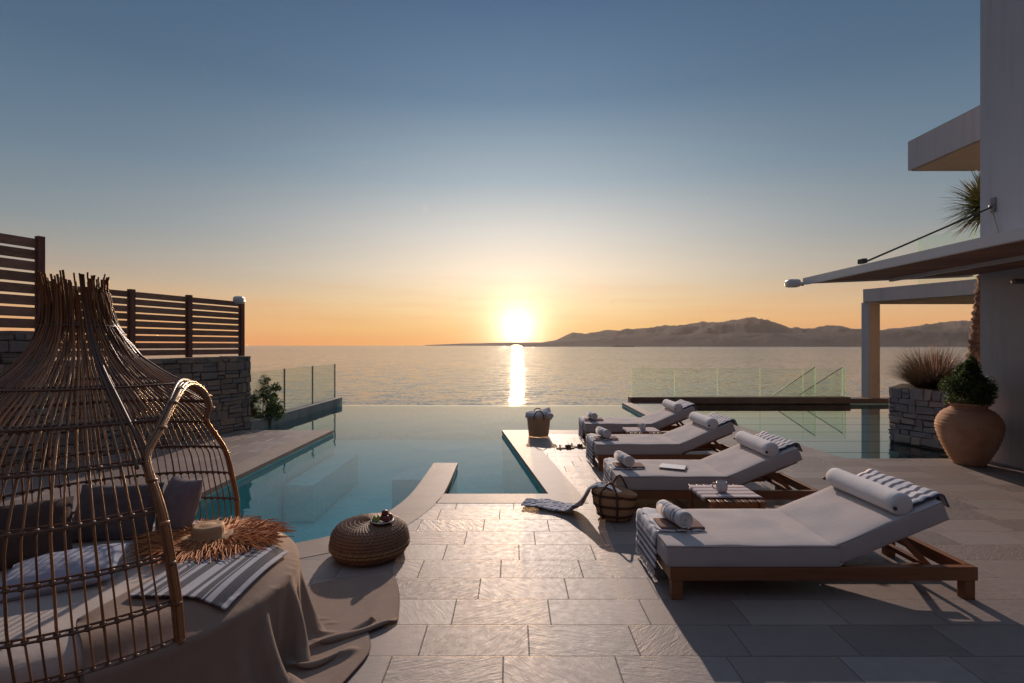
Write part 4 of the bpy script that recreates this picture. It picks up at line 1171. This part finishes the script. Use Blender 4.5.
# ---------------------------------------------------------------- pouf and fruit
pf_ = empty('pouf', (-1.09,3.84,0)); tag(pf_, 'round woven seagrass pouf on the paving by the pool edge', 'pouf')
prof = smooth_path([(0.20,0.0,0),(0.255,0.015,0),(0.288,0.07,0),(0.292,0.12,0),(0.275,0.185,0),(0.225,0.232,0),(0.14,0.247,0),(0.05,0.251,0),(0.004,0.251,0)], 12)
def pw_(r, z, a, i, k):
    band = (i % 4)/4.0
    return r + 0.0055*math.sin(i*PI/2)*(0.7+0.3*math.sin(k*PI/3+i)) , z + (0.004*math.sin(k*PI/2 + (i//4)*PI) if z > 0.02 else 0)
MB().lathe([(p.x,p.y) for p in prof], 220, fn=pw_).build('woven_body', 'seagrass', pf_)
mb = MB()
for z in (0.075, 0.098):
    for ph in (0, PI):
        mb.tube([((0.293+0.005*math.cos(k*0.9+ph))*math.cos(2*PI*k/240), (0.293+0.005*math.cos(k*0.9+ph))*math.sin(2*PI*k/240), z+0.005*math.sin(k*0.9+ph)) for k in range(240)], 0.005, 5, closed=True)
mb.build('braided_band', 'honey seagrass', pf_)
pt = (-0.985,3.80,0.254)
plt = empty('plate', pt); tag(plt, 'small round plate of fruit on the woven pouf', 'plate')
MB().lathe([(0.001,0.0),(0.05,0.0),(0.085,0.014),(0.088,0.018),(0.083,0.019),(0.05,0.006),(0.001,0.005)], 36, caps=False).build('dish', 'plate glaze', plt)
def blob(r, sq=0.85, seed=0, pinch=0.25):
    mb = MB(); N = 12; prof = []
    for i in range(N+1):
        t = PI*i/N; prof.append((max(0.0008, r*math.sin(t)), -r*sq*math.cos(t) + (pinch*r*max(0,math.cos(PI-t))**6)))
    return mb.lathe(prof, 18, fn=lambda rr,z,a,i,k: (rr*(1+0.05*math.sin(a*5)), z))
fg = None
for fi, (dx, dy, dz, rr) in enumerate(((0.02,0.0,0.0,0),(0.045,-0.03,0.002,1),(0.055,0.03,0.0,2),(0.03,0.0,0.035,3))):
    if fg is None: fg = blob(0.028).build('fig', 'fig fruit'); o = fg
    else: o = copy_tree(fg)
    o.location = (pt[0]+dx-0.01, pt[1]+dy, pt[2]+0.032+dz); o.rotation_euler = (0.4*rr, 0.5, rr*1.3)
    tag(o, ['dark red fig beside the green grapes on the small plate','dark red fig at the front right of the small plate','dark red fig at the back right of the small plate','dark red fig on top of the other figs'][fi], 'fig', 'figs on the plate')
gp = None
for k in range(9):
    if gp is None: gp = blob(0.014, 1.0, 0, 0).build('green_grape', 'green fruit'); o = gp
    else: o = copy_tree(gp)
    o.location = (pt[0]-0.062+0.018*(k%3)+0.006*(k//3), pt[1]-0.022+0.02*(k//3)-0.004*(k%3), pt[2]+0.024+ (0.012 if k%2 else 0)); tag(o, ['lowest','middle lower','right lower','left middle','central','right middle','left upper','middle upper','right upper'][k]+' green grape in the cluster beside the figs on the plate', 'grape', 'green grapes on the plate')

# ================================================================== WICKER DAYBED
db = empty('wicker_daybed', (-2.0,2.5,0)); tag(db, 'bell shaped rattan daybed with a round mattress at the lower left', 'daybed')
RZ = [(0.02,0.82),(0.30,0.83),(0.60,0.845),(0.90,0.80),(1.08,0.70),(1.22,0.59),(1.36,0.42),(1.46,0.295),(1.54,0.215),(1.62,0.165),(1.70,0.13),(1.78,0.116),(1.86,0.112),(1.95,0.122)]
def prof_r(z):
    for (a, ra), (b, rb) in zip(RZ, RZ[1:]):
        if z <= b:
            t = (z-a)/(b-a); t = t; return ra+(rb-ra)*t
    return RZ[-1][1]
def axis_c(z): t = (z-0.3)/1.63; return Vector((-0.10*t, -0.10*t, 0))
TH0, TH1 = R(-36), R(77)
def z_arch(th):
    u = (th-TH0)/(TH1-TH0)
    if u <= 0 or u >= 1: return -1
    return 1.12 + 0.29*math.sin(PI*u**0.92)**0.75
def dome(th, z, dr=0.0):
    u = (th-TH0)/(TH1-TH0); flare = 0
    if 0 < u < 1:
        flare = 0.04*math.sin(PI*u)*math.exp(-max(0, z-z_arch(th))/0.10)
    r = prof_r(z) + dr + flare
    return Vector((r*math.cos(th), r*math.sin(th), z)) + axis_c(z)
rndc = random.Random(3)
NR = 126
mb = MB(); mbn = MB()
for i in range(NR):
    th = -PI + 2*PI*i/NR + 0.003*rndc.uniform(-1,1)
    za_ = z_arch(th); zt = rndc.uniform(1.83,1.945)
    z0_ = 0.06 if za_ < 0 else za_-0.005
    n_ = 30; tw_ = rndc.uniform(-0.10,0.10); pts = []
    for k in range(n_+1):
        z = z0_+(zt-z0_)*k/n_
        s_ = max(0,(z-1.45)/0.5)
        p = dome(th + tw_*s_, z, 0.004*math.sin(k*0.6+i)*min(1,k/4) + (0.008*rndc.uniform(-1,1)*0.4*s_) + (0.010 if i%2 else 0)*min(1,s_*2))
        pts.append(p)
    mb.tube(pts, 0.0037 if i%3 else 0.0050, 6)
mb.build('canopy_rods', 'rattan', db)
def ring_arcs(z, dr):
    """pieces of a ring that do not cross the opening"""
    out = []; cur = []
    for k in range(181):
        th = -PI + 2*PI*k/180
        if z_arch(th) < z:  cur.append(dome(th, z, dr))
        else:
            if len(cur) > 2: out.append(cur)
            cur = []
    if len(cur) > 2: out.append(cur)
    return out
for z in (0.42, 0.58, 0.76, 0.94, 1.12, 1.27, 1.41, 1.69):
    mb = MB()
    for arc in ring_arcs(z, 0.009): mb.tube(arc, 0.0052, 6)
    for arc in ring_arcs(z+0.009, -0.009): mb.tube(arc, 0.0048, 6)
    # bindings where rods cross
    for i in range(NR):
        th = -PI+2*PI*i/NR
        if z_arch(th) < z and z < 1.3:
            p = dome(th, z); mb.rbox(tuple(p), (0.019,0.019,0.020), 0.006, 1, M=None, smooth=True)
    mb.build('canopy_ring', 'dark rattan', db)
# entrance arch: side stiles + eyebrow, a bundle of poles
mb = MB()
for q, (dr, dth) in enumerate(((0.0,0.0),(0.016,0.0),(0.008,0.013),(0.008,-0.013))):
    pts = []
    for k in range(12): pts.append(dome(TH0+dth, 0.06+(1.10-0.06)*k/12, dr))
    for k in range(41):
        th = TH0 + (TH1-TH0)*k/40
        u = k/40
        z = z_arch(th) if 0 < k < 40 else 1.12
        z -= (dth/0.013)*0.012*math.sin(PI*u)
        pts.append(dome(min(max(th+dth*math.cos(PI*u),TH0+1e-3),TH1-1e-3), z, dr+0.02*math.sin(PI*u)))
    for k in range(11,-1,-1): pts.append(dome(TH1-dth, 0.06+(1.10-0.06)*k/12, dr))
    mb.tube(smooth_path(pts[::1],2), 0.0085, 7)
# cane windings
for k in range(64):
    t = k/63
    if t < 0.3: p = dome(TH0, 0.1+t/0.3*1.0, 0.011)
    elif t > 0.7: p = dome(TH1, 0.1+(1-t)/0.3*1.0, 0.011)
    else:
        u = (t-0.3)/0.4; th = TH0+(TH1-TH0)*min(max(u,0.02),0.98); p = dome(th, z_arch(th), 0.03)
    if k % 3 == 0: mb.rbox(tuple(p), (0.031,0.031,0.018), 0.012, 2)
mb.build('entrance_arch', 'rattan', db)
# long curved ribs that run from the neck down to the arch
mb = MB()
for th, off in ((TH0,0.02),(TH0-0.05,0.02),(TH1,0.02),(R(20),0.02)):
    zz0 = 1.10 if th != R(20) else z_arch(R(20))
    mb.tube([dome(th, zz0+(1.93-zz0)*k/24, off*0.5) for k in range(25)], 0.0065, 7)
mb.build('canopy_rib', 'dark rattan', db)
# woven drum base
prof = [(0.79,0.0)]+[(0.80+0.02*math.sin(i/22*PI), 0.03+0.27*i/22) for i in range(23)]+[(0.78,0.31),(0.001,0.31)]
MB().lathe(prof, 260, fn=lambda r,z,a,i,k: (r+(0.006*(1 if (k//2+i)%2 else -1) if 1<i<23 else 0), z)).build('woven_base', 'dark rattan', db)
for z in (0.03, 0.30):
    MB().tube([(0.825*math.cos(2*PI*k/120), 0.825*math.sin(2*PI*k/120), z) for k in range(120)], 0.020, 8, closed=True).build('base_hoop', 'rattan', db)
def mat_top(r): return 0.475 - 0.05*max(0,(r-0.66)/0.14)**2.2
prof = [(0.001,0.325),(0.76,0.325),(0.785,0.35),(0.795,0.39),(0.785,0.425),(0.765,0.448),(0.73,0.463),(0.66,0.473),(0.5,0.478),(0.3,0.48),(0.001,0.48)]
MB().lathe([(p.x,p.y) for p in smooth_path([(a,b,0) for a,b in prof],4)], 96, fn=lambda r,z,a,i,k: (r, z+(0.010*noise.noise(Vector((r*math.cos(a)*5, r*math.sin(a)*5, 1))) if z>0.45 else 0))).build('mattress', 'bed linen', db)

# cushions
def pillow(name, loc, rot, sx, sy, th, mat, label, group='cushions on the daybed', seed=0):
    mb = MB(); N = 22; vs = []; fs = []
    for side in (1, -1):
        for j in range(N+1):
            for i in range(N+1):
                u = -1+2*i/N; v = -1+2*j/N
                e_ = (1-abs(u)**2.6)*(1-abs(v)**2.6)
                h = th/2*max(0,e_)**0.5
                k = 1-0.07*(1-abs(u*v)**1.0)*(abs(u)**6+abs(v)**6)
                wr = 0.010*noise.noise(Vector((u*2.6,v*2.6,seed+side)))*e_ + 0.006*noise.noise(Vector((u*7,v*7,seed)))*e_**0.5
                vs.append((u*sx/2*k, v*sy/2*k, side*(h+wr)))
    W_ = (N+1)*(N+1)
    for j in range(N):
        for i in range(N):
            a = j*(N+1)+i; q = (a,a+1,a+N+2,a+N+1)
            fs.append(q); fs.append(tuple(W_+t for t in q[::-1]))
    mb.add(vs, fs, True)
    o = mb.build(name, mat); o.location = loc; o.rotation_euler = rot
    return tag(o, label, 'cushion', group)
pillow('cushion', (-2.32,2.93,0.62), (R(66),0,R(6)), 0.46, 0.33, 0.15, 'grey pillow', 'large dark grey cushion leaning at the back of the daybed', seed=1)
pillow('cushion', (-2.00,3.00,0.63), (R(72),0,R(-24)), 0.28, 0.34, 0.13, 'mauve pillow', 'mauve grey cushion at the right of the large dark one', seed=2)
pillow('cushion', (-2.55,2.58,0.62), (R(62),R(4),R(48)), 0.44, 0.34, 0.15, 'brown pillow', 'dark brown cushion at the left side of the daybed', seed=3)
pillow('cushion', (-2.12,2.36,0.535), (R(10),R(-4),R(24)), 0.46, 0.30, 0.12, 'blue pillow', 'pale blue cushion lying flat in the middle of the daybed', seed=4)

# cloth: a small position-based drape over the round bed, solved here with numpy
import numpy as np
BX, BY = -2.0, 2.5
def top_np(r): return 0.478 - 0.05*np.clip((r-0.66)/0.14, 0, 1.15)**2.2
def drape(P, rest_u, rest_v, steps, iters, gap, pin=None, friction=0.45, bend=0.25, under=None):
    P = P.astype(float); V = np.zeros_like(P); n, m = P.shape[:2]
    def fix(a, b, L, k):
        d = b-a; ln = np.sqrt((d*d).sum(-1, keepdims=True))+1e-9
        c = d*(0.5*k*(ln-L)/ln); a += c; b -= c
    if not hasattr(rest_u, 'shape'): rest_u = np.full((m, 1), rest_u)
    diag = np.sqrt(rest_u[:-1]**2+rest_v**2); P0 = P.copy(); dt = 0.012
    for s_ in range(steps):
        prev = P.copy()
        V[..., 2] -= 9.8*dt; V *= 0.985
        P += V*dt
        for it in range(iters):
            for o_ in (0, 1):
                fix(P[o_:-1:2], P[o_+1::2], rest_u, 0.95) if (n-o_) % 2 == 0 else fix(P[o_:-1:2], P[o_+1::2][:P[o_:-1:2].shape[0]], rest_u, 0.95)
                a = P[:, o_:-1:2]; b = P[:, o_+1::2][:, :a.shape[1]]; fix(a, b, rest_v, 0.95)
            for oi in (0, 1):
                a = P[oi:-1:2, :-1]; b = P[oi+1::2, 1:][:a.shape[0]]
                for oj in (0, 1): fix(a[:, oj::2], b[:, oj::2], diag[oj::2], 0.25)
                a = P[oi:-1:2, 1:]; b = P[oi+1::2, :-1][:a.shape[0]]
                for oj in (0, 1): fix(a[:, oj::2], b[:, oj::2], diag[oj::2], 0.25)
            for st in (2, 4):
                for o_ in range(0, st*2, st):
                    for q_ in range(st):
                        a = P[o_+q_:-st:2*st]; b = P[o_+q_+st::2*st][:a.shape[0]]; a = a[:b.shape[0]]; fix(a, b, rest_u*st, bend)
                        a = P[:, o_+q_:-st:2*st]; b = P[:, o_+q_+st::2*st][:, :a.shape[1]]; a = a[:, :b.shape[1]]; fix(a, b, rest_v*st, bend)
            # the bed and the floor
            r = np.hypot(P[..., 0], P[..., 1])+1e-9
            t_ = top_np(r)+gap
            if under is not None: t_ = np.where(r < 0.80, under(P), t_)
            dz = t_-P[..., 2]; Rr = 0.848+gap; dr = Rr-r
            hit = (dz > 0) & (dr > 0)
            up = hit & ((dz <= dr) | (r < 0.76)); out = hit & ~up
            P[..., 2] = np.where(up, t_, P[..., 2])
            f_ = np.where(out, Rr/r, 1.0)
            P[..., 0] *= f_; P[..., 1] *= f_
            fl = P[..., 2] < gap
            P[..., 2] = np.maximum(P[..., 2], gap)
            if pin is not None: P[pin] = P0[pin]
        c = (up | out | fl)[..., None]*friction
        P[..., :2] = P[..., :2]*(1-c) + prev[..., :2]*c
        V = (P-prev)/dt
        sp = np.sqrt((V*V).sum(-1, keepdims=True)); V *= np.minimum(1, 3.0/(sp+1e-9))
    return P
def unit(x, y): l_ = math.hypot(x, y); return np.array([x/l_, y/l_])
def sheet(n, m, tip, e1, e2, L1, L2, z0, ripple=0.0, waves=7, gather=1.0, fan=0.0):
    a = np.linspace(0, 1, n)[:, None]; b = np.linspace(0, 1, m)[None, :]
    P = np.zeros((n, m, 3))
    g_ = gather+(0.97-gather)*np.clip((b-0.25)/0.75, 0, 1)**0.6*fan
    for k in (0, 1): P[..., k] = tip[k]+a*L1*e1[k]*g_+b*L2*e2[k]
    ph = a*waves*2*PI+0.9*np.sin(a*5+b*1.5)
    P[..., 2] = z0+ripple*np.sin(ph)*(1+0.3*np.sin(a*17))*(1-b)**0.8-0.05*b
    P[..., 0] += 0.01*np.sin(a*23+b*9)
    return P
def cloth_object(P, name, mat, label, cat, loc, hems=()):
    n, m = P.shape[:2]; vs = [tuple(map(float, p)) for p in P.reshape(-1, 3)]
    fs = [(i*m+j, i*m+j+1, (i+1)*m+j+1, (i+1)*m+j) for i in range(n-1) for j in range(m-1)]
    o = MB().add(vs, fs, True).build(name, mat); o.location = loc
    md = o.modifiers.new('smooth', 'SUBSURF'); md.levels = 1; md.render_levels = 1
    md = o.modifiers.new('thick', 'SOLIDIFY'); md.thickness = 0.005; md.offset = 0
    # woven pattern coordinates follow the cloth
    uv = o.data.uv_layers.new(name='cloth')
    co = [(l_.vertex_index % m/(m-1), (l_.vertex_index//m)/(n-1)) for l_ in o.data.loops]
    uv.data.foreach_set('uv', [c for p in co for c in p])
    tag(o, label, cat)
    for k, hm in hems:
        line = P[:, k] if hm == 'v' else P[k]
        MB().tube([Vector(map(float, p)) for p in line], 0.004, 5).build('hem', 'brown towel', o)
    return o
NB, MBk_ = 130, 74
a_ = np.linspace(0, 1, NB)[:, None, None]; b_ = np.linspace(0, 1, MBk_)[None, :, None]
cn = [np.array(c) for c in ((1.50, 0.74), (1.10, -0.96), (0.42, 0.60), (0.26, -0.50))]
xy = (cn[0]*(1-a_)+cn[1]*a_)*(1-b_) + (cn[2]*(1-a_)+cn[3]*a_)*b_
A_, B_ = a_[..., 0], b_[..., 0]
z_ = 0.55+0.06*np.sin(A_*9*2*PI+0.9*np.sin(A_*5+B_*1.5))*(1+0.3*np.sin(A_*17))*(1-B_)**0.8-0.045*B_
P = np.concatenate([xy, z_[..., None]], axis=2)
ru = (2.65*(1-B_[0])**1.0+1.12*B_[0])/(NB-1)
pin_ = np.zeros((NB, MBk_), bool); pin_[:, -1] = True
P = drape(P, ru[:, None], 1.19/(MBk_-1), 210, 9, 0.012, pin_, 0.42, 0.07)
blanket_P = P
cloth_object(P, 'beige_blanket', 'beige blanket', 'beige blanket falling off the daybed in folds onto the paving', 'blanket', (BX, BY, 0), ((0, 'v'), (0, 'h')))
T_ = sheet(50, 34, (0.82, 0.22), unit(-.14, -1), unit(-1, -.12), 0.56, 0.46, 0.57, 0.03, 3, 0.80, 0.8)
def over_blanket(Q): r = np.hypot(Q[..., 0], Q[..., 1]); return top_np(r)+0.034
T_ = drape(T_, 0.58/49, 0.44/33, 110, 8, 0.045, None, 0.5, 0.1, over_blanket)
cloth_object(T_, 'striped_throw', 'throw', 'white throw with dark stripes lying near the front edge of the daybed', 'throw', (BX, BY, 0))
# fringed shawl under a straw hat
hx_, hy_ = -1.68, 2.80
sh = empty('fringed_shawl', (hx_, hy_, 0.515)); tag(sh, 'rust coloured raffia shawl with long fringe on the daybed under the hat', 'shawl')
mb = MB(); rr_ = random.Random(9)
for i in range(1900):
    a = rr_.uniform(0, 2*PI); r0 = rr_.uniform(0.05,0.27); Lg = rr_.uniform(0.05,0.15); a2 = a+rr_.uniform(-0.5,0.5)
    ex, ey = 1.15, 0.85
    p0 = Vector((r0*math.cos(a)*ex, r0*math.sin(a)*ey, rr_.uniform(0.0,0.02)))
    d = Vector((math.cos(a2), math.sin(a2), rr_.uniform(-0.1,0.35)))
    p1 = p0+d*Lg*0.5; p2 = p1+Vector((d.x,d.y,-0.25))*Lg*0.5; p2.z = max(p2.z,-0.004)
    mb.tube([p0,p1,p2], [0.0032,0.0028,0.0018], 4)
mb.build('fringe', 'rust fringe', sh)
MB().lathe([(0.001,0.006),(0.12,0.008),(0.20,0.004)], 40, fn=lambda r,z,a,i,k: (r*(1+0.08*math.sin(a*3)), z+0.004*math.sin(a*9)), caps=False).build('cloth', 'rust fringe', sh)
ht = empty('straw_hat', (hx_-0.01, hy_-0.02, 0.535)); tag(ht, 'round straw hat resting on the rust coloured shawl', 'hat')
MB().lathe([(0.001,0.070),(0.038,0.068),(0.052,0.060),(0.066,0.069),(0.076,0.062),(0.081,0.036),(0.083,0.0),(0.105,0.003),(0.125,-0.002)], 60, fn=lambda r,z,a,i,k: (r*(1+0.015*math.sin(a*40)), z+(0.012*math.sin(a*2+0.6) if r>0.1 else 0)), caps=False).build('hat_straw', 'straw', ht)

# ------------------------------------------------------------------ sea air
hz_m = bpy.data.materials.new('haze'); hz_m.use_nodes = True
t = NT(hz_m.node_tree); t.n.clear()
o_ = t.add('ShaderNodeOutputMaterial')
pv = t.add('ShaderNodeVolumePrincipled', {'Color': (1.0, 0.90, 0.82, 1), 'Density': 2.0e-5, 'Anisotropy': 0.15})
t.l.new(pv.outputs[0], o_.inputs['Volume'])
MATS['haze'] = hz_m
hz = MB().box((-22300,-2300,SEA-4), (22300,18700,640)).build('haze', 'haze'); hz['kind'] = 'stuff'
